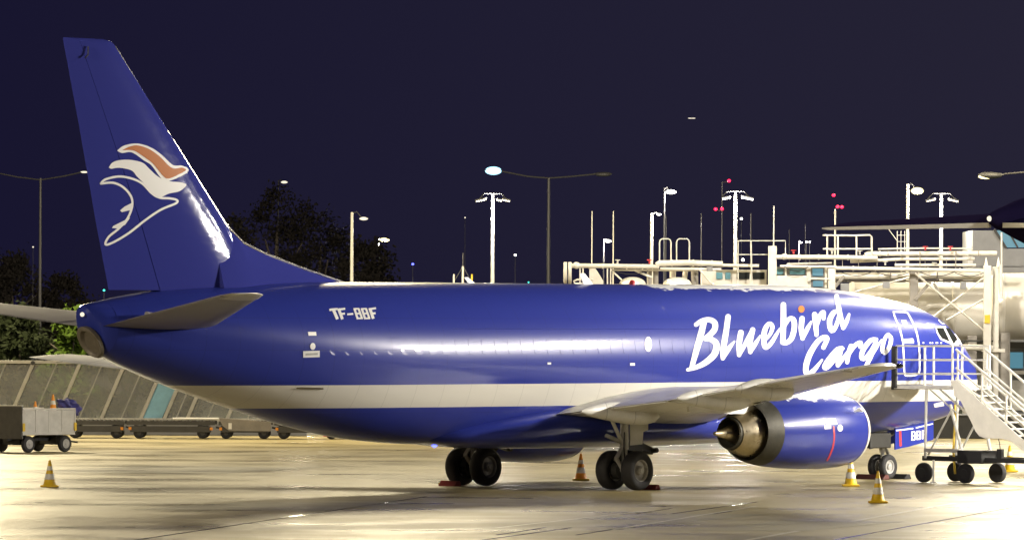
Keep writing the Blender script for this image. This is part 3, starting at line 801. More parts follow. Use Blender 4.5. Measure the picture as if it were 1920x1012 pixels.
# ---- landing gear
def wheel(parent, x, y, r, w, side):
    mb = MB()
    h = w / 2
    mb.lathe((x, y, r), (0, 1, 0), [(-h * .8, r * .56), (-h, r * .66), (-h, r * .86), (-h * .72, r * .96), (-h * .35, r), (h * .35, r), (h * .72, r * .96), (h, r * .86), (h, r * .66), (h * .8, r * .56)], 36)
    t = mb.build('wheel', M['tyre'], parent, 50)
    mb = MB()
    mb.lathe((x, y, r), (0, side, 0), [(-h * .5, r * .3), (h * .55, r * .565), (h * .78, r * .56), (h * .70, r * .50), (h * .35, r * .46), (h * .30, r * .25), (h * .8, r * .22), (h * .9, r * .12), (h * .9, .003)], 28)
    mb.lathe((x, y, r), (0, -side, 0), [(h * .78, r * .56), (h * .3, r * .46), (h * .3, .003)], 28)
    mb.build('hub', M['hub'], t, 40)
    return t
for side in (-1, 1):
    gy = side * 2.615
    mb = MB(); mb.bar((0, gy, .42), (0, gy, 1.2), .075, 16); mb.bar((0, gy, 1.05), (0, gy, 2.0), .115, 16)
    mb.bar((0, gy - .62, .51), (0, gy + .62, .51), .07, 12)
    gear = mb.build('main_landing_gear', M['gear_grey'], jet, 40)
    for dy in (-.43, .43): wheel(gear, 0, gy + dy, .51, .37, 1 if dy > 0 else -1)
    mb = MB(); mb.bar((-.05, gy, 1.15), (-.75, gy + .1 * side, 2.0), .05, 10); mb.build('drag_brace', M['gear_grey'], gear)
    mb = MB(); mb.bar((0, gy, 1.2), (.1, side * 1.3, 1.6), .055, 10); mb.build('side_brace', M['gear_grey'], gear)
    mb = MB(); mb.beam((-.08, gy, 1.1), (-.33, gy, .82), .12, .04); mb.beam((-.33, gy, .82), (-.08, gy, .55), .12, .04); mb.build('torsion_link', M['gear_grey'], gear)
    mb = MB(); mb.prism([(.14, gy + side * .06, 1.98), (.82, gy + side * .10, 2.0), (.80, gy + side * .10, 1.55), (.62, gy + side * .09, 1.5), (.60, gy + side * .08, 1.18), (.14, gy + side * .05, 1.15)], (0, side * .03, 0)); mb.build('gear_door', M['wing_grey'], gear)
    mb = MB(); mb.tube([(.08, gy - side * .1, 1.5), (.12, gy - side * .14, 1.2), (.1, gy - side * .12, .8), (.02, gy - side * .2, .6)], .02, 6); mb.tube([(-.1, gy + side * .08, 1.5), (-.14, gy + side * .1, 1.1), (-.1, gy + side * .1, .7)], .018, 6); mb.build('hydraulic_hose', M['black'], gear)
    mb = MB()
    for dy in (-.2, .2): mb.lathe((0, gy + dy, .51), (0, 1, 0), [(-.11, .2), (-.11, .23), (.11, .23), (.11, .2)], 20, True, True)
    mb.build('brake_pack', M['dark_metal'], gear)
    mb = MB(); mb.beam((.08, gy - side * .05, 1.16), (.75, gy - side * .12, 1.12), .22, .26); mb.beam((.7, gy - side * .1, 1.14), (1.25, gy - side * .14, .98), .18, .18)
    mb.bar((1.2, gy - side * .3, .96), (1.2, gy + side * .12, 1.02), .07, 10); mb.bar((.35, gy - side * .1, 1.1), (.35, gy - side * .1, .82), .09, 10); mb.build('retraction_arm', M['dark_metal'], gear, 0, .02)
mb = MB(); mb.bar((14.27, 0, .34), (14.27, 0, .85), .055, 12); mb.bar((14.27, 0, .75), (14.15, 0, 1.5), .085, 12); mb.bar((14.27, -.26, .345), (14.27, .26, .345), .045, 10)
ng = mb.build('nose_landing_gear', M['gear_grey'], jet, 40)
for dy in (-.19, .19): wheel(ng, 14.27, dy, .345, .2, 1 if dy > 0 else -1)
mb = MB(); mb.beam((14.33, 0, .95), (14.55, 0, .68), .1, .035); mb.beam((14.55, 0, .68), (14.33, 0, .42), .1, .035); mb.build('torsion_link', M['gear_grey'], ng)
mb = MB(); mb.bar((14.2, 0, 1.0), (15.3, 0, 1.55), .05, 10); mb.build('drag_brace', M['gear_grey'], ng)
mb = MB(); mb.box((13.75, -.1, 1.08), (.95, .5, .42)); mb.box((13.7, -.1, 1.36), (.6, .6, .12)); mb.build('steering_unit', M['dark_metal'], ng, 0, .03)
for side in (-1, 1):
    y = side * .42
    mb = MB(); mb.prism([(14.25, y, 1.42), (16.0, y, 1.62), (16.0, y, 1.08), (14.9, y, .90), (14.25, y, .82)], (0, side * .045, 0))
    nd = mb.build('nose_gear_door', M['blue'], ng, 0, .01)
    DB = BVHTree.FromPolygons(mb.v, mb.f)
    if side < 0:
        mb = MB(); stroke(mb, DB, [(1687.5,806,4.2),(1688.5,836,4.2)], .006, False, False); mb.build('door_red_band', M['red'], nd, 60, recalc=False)
        Z5 = lambda pts: [(1600 + x / 4.6, 720 + y / 4.6, w / 4.6) for x, y, w in pts]
        def bb(o, dy): return [[(505+o,405+dy,13),(505+o,484+dy,13)], [(502+o,411+dy,11),(530+o,409+dy,11)], [(502+o,445+dy,11),(530+o,443+dy,11)], [(502+o,478+dy,11),(530+o,476+dy,11)], [(529+o,410+dy,11),(529+o,476+dy,11)]]
        for g in (bb(0, 0), bb(44, -5), [[(596,396,12),(596,472,12)], [(592,401,9),(622,398,9)], [(592,434,9),(616,431,9)]]):
            mb = MB()
            for k, st in enumerate(g): stroke(mb, DB, Z5(st), .006 + .002 * k, False, False)
            mb.build('door_letter', M['lettering'], nd, 60, recalc=False)
        mb = MB(); stroke(mb, DB, [(1680,806.5,2.4),(1712,802.5,2.4)], .006, False, False); stroke(mb, DB, [(1717,801.5,2.4),(1752,793,2.4)], .006, False, False); mb.build('door_edge_line', M['lettering'], nd, 60, recalc=False)
# ------------------------------------------------------------------ ground
def ground_mat(name, dry, wet, slabs=True, wetness=.5):
    m = bpy.data.materials.new(name); m.use_nodes = True
    n, l = m.node_tree.nodes, m.node_tree.links
    b = n['Principled BSDF']
    t = n.new('ShaderNodeTexCoord')
    def noise(scale, det=5, rough=.6, st=(1, 1, 1)):
        mp = n.new('ShaderNodeMapping'); mp.inputs['Scale'].default_value = st; l.new(t.outputs['Object'], mp.inputs[0])
        q = n.new('ShaderNodeTexNoise'); q.inputs['Scale'].default_value = scale; q.inputs['Detail'].default_value = det; q.inputs['Roughness'].default_value = rough
        l.new(mp.outputs[0], q.inputs['Vector']); return q.outputs['Fac']
    def rng(v, a, b_, c, d):
        k = n.new('ShaderNodeMapRange'); k.interpolation_type = 'SMOOTHSTEP'
        for nm, x in (('From Min', a), ('From Max', b_), ('To Min', c), ('To Max', d)): k.inputs[nm].default_value = x
        l.new(v, k.inputs['Value']); return k.outputs[0]
    def mul(a, b_):
        q = n.new('ShaderNodeMath'); q.operation = 'MULTIPLY'
        for i, x in enumerate((a, b_)):
            if isinstance(x, (int, float)): q.inputs[i].default_value = x
            else: l.new(x, q.inputs[i])
        return q.outputs[0]
    big, mid, fine = noise(.09, 4, .6), noise(.30, 3, .55, (.8, 1, 1)), noise(7.0, 6, .7)
    pud = rng(mid, .40, .66, 0, 1)
    mx = n.new('ShaderNodeMix'); mx.data_type = 'RGBA'
    mx.inputs['A'].default_value = (*dry, 1); mx.inputs['B'].default_value = (*wet, 1); l.new(pud, mx.inputs['Factor'])
    sc = n.new('ShaderNodeVectorMath'); sc.operation = 'SCALE'; l.new(mx.outputs['Result'], sc.inputs[0])
    l.new(mul(rng(big, .3, .7, .78, 1.15), rng(fine, .25, .75, .82, 1.14)), sc.inputs['Scale'])
    l.new(sc.outputs[0], b.inputs['Base Color'])
    rr = n.new('ShaderNodeMix'); rr.data_type = 'FLOAT'
    rr.inputs['A'].default_value = .44; rr.inputs['B'].default_value = .27; l.new(pud, rr.inputs['Factor'])
    l.new(rr.outputs[0], b.inputs['Roughness'])
    b.inputs['Specular IOR Level'].default_value = wetness
    bp = n.new('ShaderNodeBump'); bp.inputs['Strength'].default_value = .5; bp.inputs['Distance'].default_value = .012
    l.new(fine, bp.inputs['Height']); l.new(bp.outputs[0], b.inputs['Normal'])
    return m
def sheet(name, pts, z, m, kind='structure', parent=None):
    mb = MB(); mb.add([(x, y, z) for x, y in pts], [tuple(range(len(pts)))])
    o = mb.build(name, m, parent, 0); tag(o, kind=kind) if kind else None
    return o
M['apron'] = ground_mat('apron_concrete', (.255, .210, .098), (.215, .176, .08))
M['road'] = ground_mat('service_road_asphalt', (.085, .08, .07), (.05, .048, .042))
M['grass'] = mat('rough_grass', (.025, .032, .014), .9, noise=.4, nscale=.6)
sheet('ground', [(-3000, -100), (3000, -100), (3000, 6000), (-3000, 6000)], -.012, M['grass'])
sheet('apron', [(-160, 20), (160, 20), (160, 247), (-160, 247)], -.004, M['apron'])
sheet('service_road', [(-160, 249), (160, 249), (160, 262), (-160, 262)], -.004, M['road'])
q4 = [on_ground(*p) for p in ((1040, 847), (1640, 837), (1660, 817.5), (1060, 817.5))]
sheet('service_road', [(p.x, p.y) for p in q4], 0.0, M['road'])
mb = MB(); mb.box((0, 248, .05), (320, .3, .13)); tag(mb.build('kerb', M['cart_grey'], None, 0), kind='structure')
# painted stand line and slab joints, all running the same way across the apron
def strip(name, p, q, w, m, z=.0):
    a, b = on_ground(*p), on_ground(*q); d = (b - a); d.z = 0; d.normalize(); s_ = Vector((d.y, -d.x, 0)) * w / 2
    return sheet(name, [((a + s_).x, (a + s_).y), ((b + s_).x, (b + s_).y), ((b - s_).x, (b - s_).y), ((a - s_).x, (a - s_).y)], z, m)
M['line'] = mat('worn_line_and_glint_paint', (.62, .60, .54), .4, noise=.35, nscale=2.2)
M['joint'] = mat('wet_joint_sealant', (.08, .07, .05), .10, spec=.9)
strip('stand_line', (1330, 1024), (1790, 942), .16, M['line'])
for p, q in (((930, 1002), (1260, 952)), ((900, 1012), (1420, 940)), ((1080, 1002), (1380, 956)), ((1560, 1012), (1900, 950)), ((250, 1012), (800, 930))):
    strip('slab_joint', p, q, .08, M['joint'])
strip('seam_glint', (930, 989), (1200, 958.5), .10, M['line'], .004)  # glints of the wet seams, laid on as pale paint
strip('seam_glint', (1150, 992), (1420, 948), .09, M['line'], .004)
M['patch'] = ground_mat('patched_concrete', (.19, .165, .095), (.14, .12, .07))
for k, (px, py, a, b_) in enumerate(((520, 948, 4.5, 3.2), (1180, 975, 3.0, 5.0), (760, 985, 5.0, 2.6), (1500, 985, 2.4, 3.4), (330, 880, 6.0, 4.0))):
    c = on_ground(px, py); rk = random.Random(k)
    sheet('repair_patch', [(c.x + a * .5 * sx + rk.uniform(-.2, .2) + .35 * b_ * sy, c.y + b_ * sy + rk.uniform(-.2, .2)) for sx, sy in ((-1, -1), (1, -1), (1, 1), (-1, 1))], .0 + .0005 * k, M['patch'])
# ------------------------------------------------------------------ chocks and cones
M['chock_red'] = mat('chock_red_paint', (.22, .03, .03), .6, noise=.3)
def chock(px, py, label, Y=None, X=None):
    o = empty('wheel_chock', JM @ Vector((X, Y, 0)), PLANE_YAW, label, 'wheel chock', 'wheel chocks at the landing gear')
    mb = MB(); mb.prism([(-.13, -.3, 0), (.13, -.3, 0), (.08, -.3, .13), (-.02, -.3, .14)], (0, .6, 0)); mb.build('block', M['chock_red'], o, 0, .01)
    mb = MB(); mb.tube([(0, .3, .1), (0, .4, .06), (.1, .47, .02)], .012, 6); mb.build('rope', M['yellow'], o)
    return o
chock(0, 0, 'red wheel chock behind the far main wheels', 2.9, -.62)
chock(0, 0, 'red wheel chock in front of the near main wheels', -2.9, .64)
M['dull_red'] = mat('dull_red_paint', (.10, .025, .02), .6, noise=.3)  # darker, duller red than the main wheel chocks
def dark_chock(X, label):
    o = empty('wheel_chock', JM @ Vector((X, 0, 0)), PLANE_YAW, label, 'wheel chock', 'wheel chocks at the landing gear')
    mb = MB(); mb.prism([(-.17, -.5, 0), (.17, -.5, 0), (.10, -.5, .13), (-.02, -.5, .14)], (0, 1.0, 0)); mb.build('block', M['grip'] if X > 14.27 else M['dull_red'], o, 0, .01)
dark_chock(13.80, 'dark red wheel chock behind the nose wheels'); dark_chock(14.78, 'black wheel chock ahead of the nose wheels')

def cone(loc, label, h=.90, tip='y', sc=1.0, cat='traffic cone'):
    o = empty('traffic_cone', loc, 0, label, cat, 'traffic cones around the stand')
    body_m = M['cone_y'] if tip == 'y' else M['cone_o']
    mb = MB(); mb.box((0, 0, .025 * sc), (.46 * sc, .46 * sc, .05 * sc)); mb.build('base', M['cone_y'], o, 0, .01)
    R0, H = .165 * sc, h * sc
    rr = lambda t: R0 + (.022 * sc - R0) * t
    mb = MB(); mb.lathe((0, 0, .05 * sc), (0, 0, 1), [(0, R0 + .02), (.02, R0)] + [(H * t, rr(t)) for t in (.2, .4, .6, .8, .97)] + [(H * .985, .012 * sc), (H * .985, .001)], 20)
    mb.build('body', body_m, o, 40)
    for t0, t1 in ((.22, .44), (.58, .74)):
        mb = MB(); mb.lathe((0, 0, .05 * sc), (0, 0, 1), [(H * t0, rr(t0) + .001), (H * t0, rr(t0) + .005), (H * t1, rr(t1) + .005), (H * t1, rr(t1) + .001)], 20)
        mb.build('sleeve', M['cone_w'], o, 40)
    return o
cone(on_ground(93, 912), 'yellow and white cone standing alone on the open apron below the trolley', .66)
cone(on_ground(1089, 900), 'shaded cone between the two sets of main wheels', .70, 'o')
cone(on_ground(1595, 911), 'yellow cone just behind the nose wheel, under the engine', .74)
cone(on_ground(1646, 942), 'yellow cone nearest the viewer, in front of the nose wheel', .74)
cone(on_ground(1893, 884), 'yellow cone behind the steps chassis near the right edge', .74)

# ------------------------------------------------------------------ passenger steps at the front door
steps = empty('passenger_steps', JM @ Vector((12.95, -1.95, 0)), PLANE_YAW,
              'white mobile passenger steps on a black wheeled chassis at the front door', 'aircraft steps')
def P(x, y, z): return (x, -y, z)            # y counts outwards from the aircraft side
ZP = 2.64                                    # platform height
Y0, Y1, YE = .06, 2.1, 5.5                  # platform, head and foot of the flight
slope = (ZP - .35) / (YE - Y1)
WX = .62                                     # half width of the flight
mb = MB(); mb.box(P(.10, 1.08, ZP - .05), (1.75, 2.04, .10)); mb.build('platform', M['steel'], steps, 0, .01)
mb = MB(); mb.box(P(.10, .02, ZP - .05), (1.75, .12, .14)); mb.build('bumper', M['grip'], steps, 0, .02)
mb = MB(); mb.box(P(-.80, .10, ZP + .5), (.09, .16, 1.15)); mb.build('black_post', M['grip'], steps, 0, .02)  # black upright at the aft edge of the platform
nst = 13
for k in range(nst):
    t = (k + .5) / nst
    mb = MB(); mb.box(P(.0, Y1 + t * (YE - Y1), ZP - t * (ZP - .35)), (WX * 2 - .05, .24, .035)); mb.build('tread', M['steel'], steps, 0)
for sx in (-1, 1):
    mb = MB(); mb.prism([P(sx * WX, Y1 - .05, ZP + .02), P(sx * WX, YE, .42), P(sx * WX, YE, .20), P(sx * WX, Y1 - .05, ZP - .26)], (sx * .05, 0, 0)); mb.build('stringer', M['stair_white'], steps, 0, .008)
    # handrails of the flight
    off = 1.0
    top = [P(sx * (WX + .03), Y1, ZP + off), P(sx * (WX + .03), YE - .1, .45 + off)]
    mid = [P(sx * (WX + .03), Y1, ZP + off * .5), P(sx * (WX + .03), YE - .1, .45 + off * .5)]
    mb = MB(); mb.tube(top + [P(sx * (WX + .03), YE + .1, .45 + off * .6)], .036, 8); mb.build('handrail', M['rail_white'], steps)
    mb = MB(); mb.bar(*mid, .028); mb.build('mid_rail', M['rail_white'], steps)
    mb = MB(); mb.bar(P(sx * (WX + .03), Y1, ZP + off * .22), P(sx * (WX + .03), YE - .1, .45 + off * .22), .03); mb.build('mid_rail', M['rail_white'], steps)
    for t in (.02, .27, .52, .77, 1):
        y = Y1 + t * (YE - .1 - Y1); z = ZP + t * (.45 - ZP)
        mb = MB(); mb.bar(P(sx * (WX + .03), y, z - .15), P(sx * (WX + .03), y - .0, z + off), .03); mb.build('baluster', M['rail_white'], steps)
    # platform guard rails
    x = .10 + sx * .84
    for y in (.12, 1.1, 2.05):
        mb = MB(); mb.bar(P(x, y, ZP), P(x, y, ZP + 1.08), .034); mb.build('guard_post', M['rail_white'], steps)
    for z in (.32, .70, 1.08):
        mb = MB(); mb.bar(P(x, .12, ZP + z), P(x, 2.05, ZP + z), .027); mb.build('guard_rail', M['rail_white'], steps)
# big smooth side skirt on the near side of the flight
sk = [(2.0, 2.76), (2.2, 2.82), (4.2, 1.42), (5.4, .56), (5.4, .40), (4.5, 1.0), (4.1, 1.17), (3.75, 1.23), (3.2, 1.23), (3.0, 1.29), (2.87, 1.42), (2.72, 1.68), (2.32, 2.3)]
mb = MB(); mb.prism([P(-WX - .12, y, z) for y, z in sk], (-.05, 0, 0)); mb.build('side_skirt', M['stair_white'], steps, 0, .02)
# legs and bracing
for sx in (-.70, .70):
    for p, q, r in ((P(sx, 1.13, ZP - .1), P(sx, 1.1, .66), .04), (P(sx, 1.95, ZP - .5), P(sx * .9, 2.35, .72), .045), (P(sx, 1.2, .75), P(sx, 2.0, ZP - .65), .028),
                    (P(sx, 1.25, ZP - .1), P(sx, 2.2, ZP - .75), .022), (P(sx, 1.6, ZP - .1), P(sx, 2.75, 1.75), .03)):
        mb = MB(); mb.bar(p, q, r); mb.build('support_leg', M['steel'], steps)
mb = MB(); mb.tube([P(-.55, 2.0, ZP - .5), P(-.56, 2.0, 1.5), P(-.55, 1.95, .9), P(-.6, 2.05, .25)], .035, 6); mb.build('strap', M['yellow'], steps)
mb = MB(); mb.beam(P(-.70, 1.1, .88), P(-.70, 2.3, .88), .10, .10); mb.build('cross_tube', M['steel'], steps)
mb = MB()
for sx in (-.6, .6): mb.beam(P(sx, .95, .66), P(sx, YE + 1.2, .62), .10, .13)
for y in (1.0, 2.4, 4.0, 5.6): mb.beam(P(-.62, y, .64), P(.62, y, .64), .10, .10)
mb.build('chassis', M['black'], steps, 0, .01)
mb = MB(); mb.box(P(-.45, 2.68, .72), (.7, .84, .36)); mb.build('battery_box', M['black'], steps, 0, .02)
mb = MB(); mb.box(P(-.62, 3.6, .82), (.12, .16, .26)); mb.tube([P(-.62, 3.6, .9), P(-.63, 3.58, 1.1), P(-.61, 3.5, 1.3)], .012, 6); mb.build('control_box', M['black'], steps, 0)
for sx in (-.72, .72):
    for y in (1.07, 2.5, 5.2):
        mb = MB(); mb.lathe(P(sx, y, .27), (1, 0, 0), [(-.09, .001), (-.09, .14), (-.09, .24), (-.05, .27), (.05, .27), (.09, .24), (.09, .14), (.09, .001)], 24); w = mb.build('wheel', M['tyre'], steps, 40)
        mb = MB(); mb.lathe(P(sx, y, .27), (sx, 0, 0), [(.085, .13), (.10, .12), (.10, .001)], 16); mb.build('hub', M['black'], w)
    mb = MB(); mb.bar(P(sx, 1.4, 0.0), P(sx, 1.4, .62), .03); mb.lathe(P(sx, 1.4, 0), (0, 0, 1), [(0, .09), (.03, .08)], 12, True, True); mb.build('stabiliser_foot', M['steel'], steps)

# ------------------------------------------------------------------ baggage trolley on the left
tp = at(62, 780, 216.0); tp.z = 0
trolley = empty('baggage_trolley', tp, R(48), 'grey slat sided baggage trolley with dark end panel at the left edge', 'trolley')
TL, TW, TZ0, TZ1 = 2.35, 1.5, .66, 1.36     # long side runs along local x
mb = MB(); mb.box((0, 0, TZ0 - .05), (TL, TW, .10)); mb.build('deck', M['cart_grey'], trolley, 0, .01)
for sy in (-1, 1):
    for k in range(4):
        w = TL / 4 - .03
        mb = MB(); mb.box((-TL / 2 + (k + .5) * TL / 4, sy * (TW / 2 - .02), (TZ0 + TZ1) / 2), (w, .03, TZ1 - TZ0)); mb.build('side_panel', M['cart_grey'], trolley, 0, .008)
    for k in range(5):
        mb = MB(); mb.box((-TL / 2 + k * TL / 4, sy * (TW / 2 - .015), (TZ0 + TZ1) / 2), (.035, .05, TZ1 - TZ0 + .02)); mb.build('side_rib', M['steel'], trolley, 0)
    mb = MB(); mb.box((0, sy * (TW / 2 - .015), TZ1 + .035), (TL, .06, .05)); mb.build('top_rail', M['steel'], trolley, 0, .008)
mb = MB(); mb.box((-TL / 2 - .02, 0, (TZ0 + 1.50) / 2 - .1), (.05, TW, 1.50 - TZ0 + .25)); mb.build('end_panel', M['cart_dark'], trolley, 0, .01)
mb = MB(); mb.box((-TL / 2 - .02, 0, 1.50), (.07, TW, .04)); mb.build('end_rail', M['steel'], trolley, 0)
mb = MB(); mb.box((TL / 2 - .02, 0, (TZ0 + TZ1) / 2), (.05, TW - .1, TZ1 - TZ0 - .05)); mb.build('end_panel', M['cart_grey'], trolley, 0, .01)
for sx in (-1, 1):
    mb = MB(); mb.box((sx * (TL / 2 - .02), -TW / 2 - .03, .82), (.10, .03, .26)); mb.build('reflector', M['yellow'], trolley, 0, .008)
for sx in (-.82, .82):
    for sy in (-1, 1):
        mb = MB(); mb.lathe((sx, sy * .62, .27), (0, 1, 0), [(-.08, .001), (-.08, .16), (-.075, .24), (-.04, .27), (.04, .27), (.075, .24), (.08, .16), (.08, .001)], 24); w = mb.build('wheel', M['tyre'], trolley, 40)
        mb = MB(); mb.lathe((sx, sy * .62, .27), (0, sy, 0), [(.06, .16), (.085, .15), (.085, .05), (.10, .04), (.10, .001)], 20); mb.build('hub', M['hub'], w)
    mb = MB(); mb.beam((sx, -.6, .27), (sx, .6, .27), .08, .08); mb.build('axle', M['black'], trolley)
    mb = MB(); mb.beam((sx, -.4, .4), (sx, .4, .4), .3, .3); mb.build('suspension', M['black'], trolley)
mb = MB(); mb.beam((-1.2, 0, .42), (1.2, 0, .42), .12, .12); mb.tube([(1.2, 0, .4), (1.9, 0, .3), (2.0, 0, .3)], .03, 8); mb.build('drawbar', M['black'], trolley)
TM = Matrix.Translation(tp) @ Matrix.Rotation(R(48), 4, 'Z')
cone(TM @ Vector((.10, .0, TZ0 + .20)), 'shorter cone poking out of the trolley on its left', .74, 'o')
cone(TM @ Vector((.80, -.1, TZ0 + .34)), 'taller orange tipped cone in the trolley beside the blue bundle', .82, 'o')
# tarpaulin bundle: a crumpled cloth lump lying over the trolley's end
mb = MB(); rnd = random.Random(4)
rings = []
for i in range(19):
    t = math.pi * (i / 18) * .996 + .006; row = []
    for j in range(30):
        a = 2 * math.pi * j / 30
        r = 1 + .20 * math.sin(3 * a + 2.1 * t) + .16 * math.sin(5 * a - 4 * t + 1) + .12 * math.sin(9 * a + 6 * t) * math.sin(t) + rnd.uniform(-.05, .05)
        x, y, z = .42 * r * math.sin(t) * math.cos(a), .34 * r * math.sin(t) * math.sin(a), .27 * r * math.cos(t)
        z += .34 * max(0, -x) ** .7 - .30 * max(0, x - .1)
        row.append((x, y, z + .1))
    rings.append(row)
mb.loft(rings)
b = mb.build('tarpaulin', M['fabric'], None, 60); b.scale = (.8, .8, .8); b.location = TM @ Vector((1.5, -.15, TZ1 - .02)); b.rotation_euler = (0, 0, R(-10))
tag(b, 'crumpled blue tarpaulin bundle slumped over the trolley end', 'tarpaulin')

# ------------------------------------------------------------------ row of cargo dollies before the fence
def dolly(px0, px1, depth, label, kind):
    a, b = at(px0, 800, depth), at(px1, 800, depth)
    L = b.x - a.x
    o = empty('cargo_dolly', ((a.x + b.x) / 2, depth, 0), 0, label, 'cargo dolly', 'cargo dollies parked in a row')
    zt = .56
    mb = MB()
    mb.beam((-L / 2, -.9, zt), (L / 2, -.9, zt), .08, .14); mb.beam((-L / 2, .9, zt), (L / 2, .9, zt), .08, .14)
    for k in range(7): mb.beam((-L / 2 + .1 + (L - .2) * k / 6, -.88, zt), (-L / 2 + .1 + (L - .2) * k / 6, .88, zt), .06, .10)
    f = mb.build('frame', M['dolly'], o, 0)
    mb = MB(); mb.box((0, -.96, zt - .22), (L * .92, .03, .22)); mb.build('side_plate', M['dolly'], o, 0, .01)
    n = 12
    for k in range(n):
        x = -L / 2 + .2 + (L - .4) * k / (n - 1)
        mb = MB(); mb.bar((x, -.84, zt + .07), (x, .84, zt + .07), .04, 8); mb.build('roller', M['dolly'], o)
    for sx in (-.36, .36):
        for sy in (-.8, .8):
            mb = MB(); mb.lathe((sx * L, sy, .2), (0, 1, 0), [(-.07, .001), (-.07, .17), (-.04, .2), (.04, .2), (.07, .17), (.07, .001)], 18); w = mb.build('wheel', M['tyre'], o, 40)
            mb = MB(); mb.lathe((sx * L, sy, .2), (0, -1, 0), [(.06, .09), (.075, .08), (.075, .001)], 14); mb.build('hub', M['dolly'], w)
        mb = MB(); mb.beam((sx * L, -.8, .2), (sx * L, .8, .2), .07, .07); mb.box((sx * L, 0, .36), (.4, .8, .22)); mb.build('axle', M['black'], o)
    mb = MB(); mb.tube([(L / 2, 0, .4), (L / 2 + .5, 0, .32), (L / 2 + .9, 0, .3)], .035, 8); mb.build('drawbar', M['black'], o)
    for sx in (-1, 1):
        mb = MB(); mb.box((sx * L * .46, -.985, zt - .2), (.10, .02, .10)); mb.build('reflector', M['cone_o'], o, 0)
    if kind == 'bar':
        mb = MB(); mb.bar((L * .02, -.8, zt + .15), (L * .55, -.8, zt + .15), .045, 10); mb.build('stop_bar', M['white'], o)
    if kind == 'board':
        mb = MB(); mb.prism([(-L / 2, -1.0, zt + .2), (L / 2, -1.0, zt + .06), (L / 2, -1.0, zt - .28), (-L * .3, -1.0, zt - .28), (-L * .42, -1.0, zt - .1)], (0, .04, 0)); mb.build('side_board', M['pipe_dark'], o, 0, .01)
        mb = MB(); mb.box((-L * .28, -1.015, zt - .1), (.12, .02, .22)); mb.build('reflector_plate', M['white'], o, 0)
    if kind == 'sign':
        mb = MB(); mb.prism([(L * .30 - .16, -1.0, .10), (L * .30 + .16, -1.0, .10), (L * .30, -1.0, .38)], (0, .02, 0)); mb.build('warning_triangle', M['red'], o, 0)
    return o
dolly(128, 236, 240, 'low dark dolly partly hidden behind the baggage trolley', 'plain')
dolly(240, 405, 240, 'dark dolly carrying a bright white bar along its deck', 'bar')
dolly(412, 510, 240, 'dolly with a pale sloping side board', 'board')
dolly(516, 640, 240, 'rightmost dolly with a red triangle, under the belly', 'sign')
dolly(-70, 20, 240, 'dark dolly at the left edge behind the trolley', 'plain')
# ------------------------------------------------------------------ blast fence with leaning posts
FD = 246.0
M['mesh'] = mat('smoked_fence_panel', (.22, .225, .22), .35, noise=.08, nscale=2, alpha=.40)
M['mesh_blue'] = mat('blue_fence_panel', (.16, .34, .46), .4, noise=.2, nscale=2)
zt, zb = at(60, 681, FD).z, .55
fence = empty('blast_fence', (at(60, 700, FD).x, FD, 0), 0, 'smoked panel blast fence with leaning pale posts behind the dollies', 'fence')
fx = at(60, 700, FD).x
lean = at(28, 700, FD).x - at(62, 700, FD).x
lean *= (zt - zb) / (at(60, 688, FD).z - at(60, 768, FD).z)
tops = [-130, -40, 62, 150, 234, 308, 352, 395, 470, 545, 620]
tx = [at(p, 690, FD).x - fx for p in tops]
for i, x in enumerate(tx):
    mb = MB(); mb.beam((x, -.04, zt), (x + lean, -.04, zb), .13, .13, (0, 1, 0)); mb.build('post', M['fence_post'], fence, 0, .01)
    if i + 1 < len(tx):
        x2 = tx[i + 1]; dx = .075
        m_ = 'mesh_blue' if tops[i] == 308 else 'mesh'
        xa = x
        if tops[i] == 308:
            pass
        mb = MB(); mb.prism([(xa + dx, 0, zt - .05), (x2 - dx, 0, zt - .05), (x2 - dx + lean, 0, zb + .05), (xa + dx + lean, 0, zb + .05)], (0, .03, 0)); mb.build('panel', M[m_], fence, 0)
        mb = MB(); mb.beam((x + (x2 - x) * .5, .05, zt), (x + (x2 - x) * .5 + lean, .05, zb), .05, .05, (0, 1, 0)); mb.build('stiffener', M['fence_post'], fence, 0)
mb = MB(); mb.beam((tx[0], -.04, zt + .05), (tx[-1], -.04, zt + .05), .16, .12); mb.build('top_rail', M['fence_post'], fence, 0, .01)
mb = MB(); mb.beam((tx[0] + lean, -.04, zb), (tx[-1] + lean, -.04, zb), .2, .14); mb.build('bottom_rail', M['fence_post'], fence, 0, .01)
mb = MB(); mb.box(((tx[0] + tx[-1]) / 2 + lean, 0, zb / 2 - .05), (tx[-1] - tx[0], .4, zb - .1)); mb.build('plinth', M['wall'], fence, 0)
mb = MB(); mb.bar((tx[2], -.18, zt + .02), (tx[2], -.05, zt + .02), .08, 14); mb.build('joint_bolt', M['black'], fence)

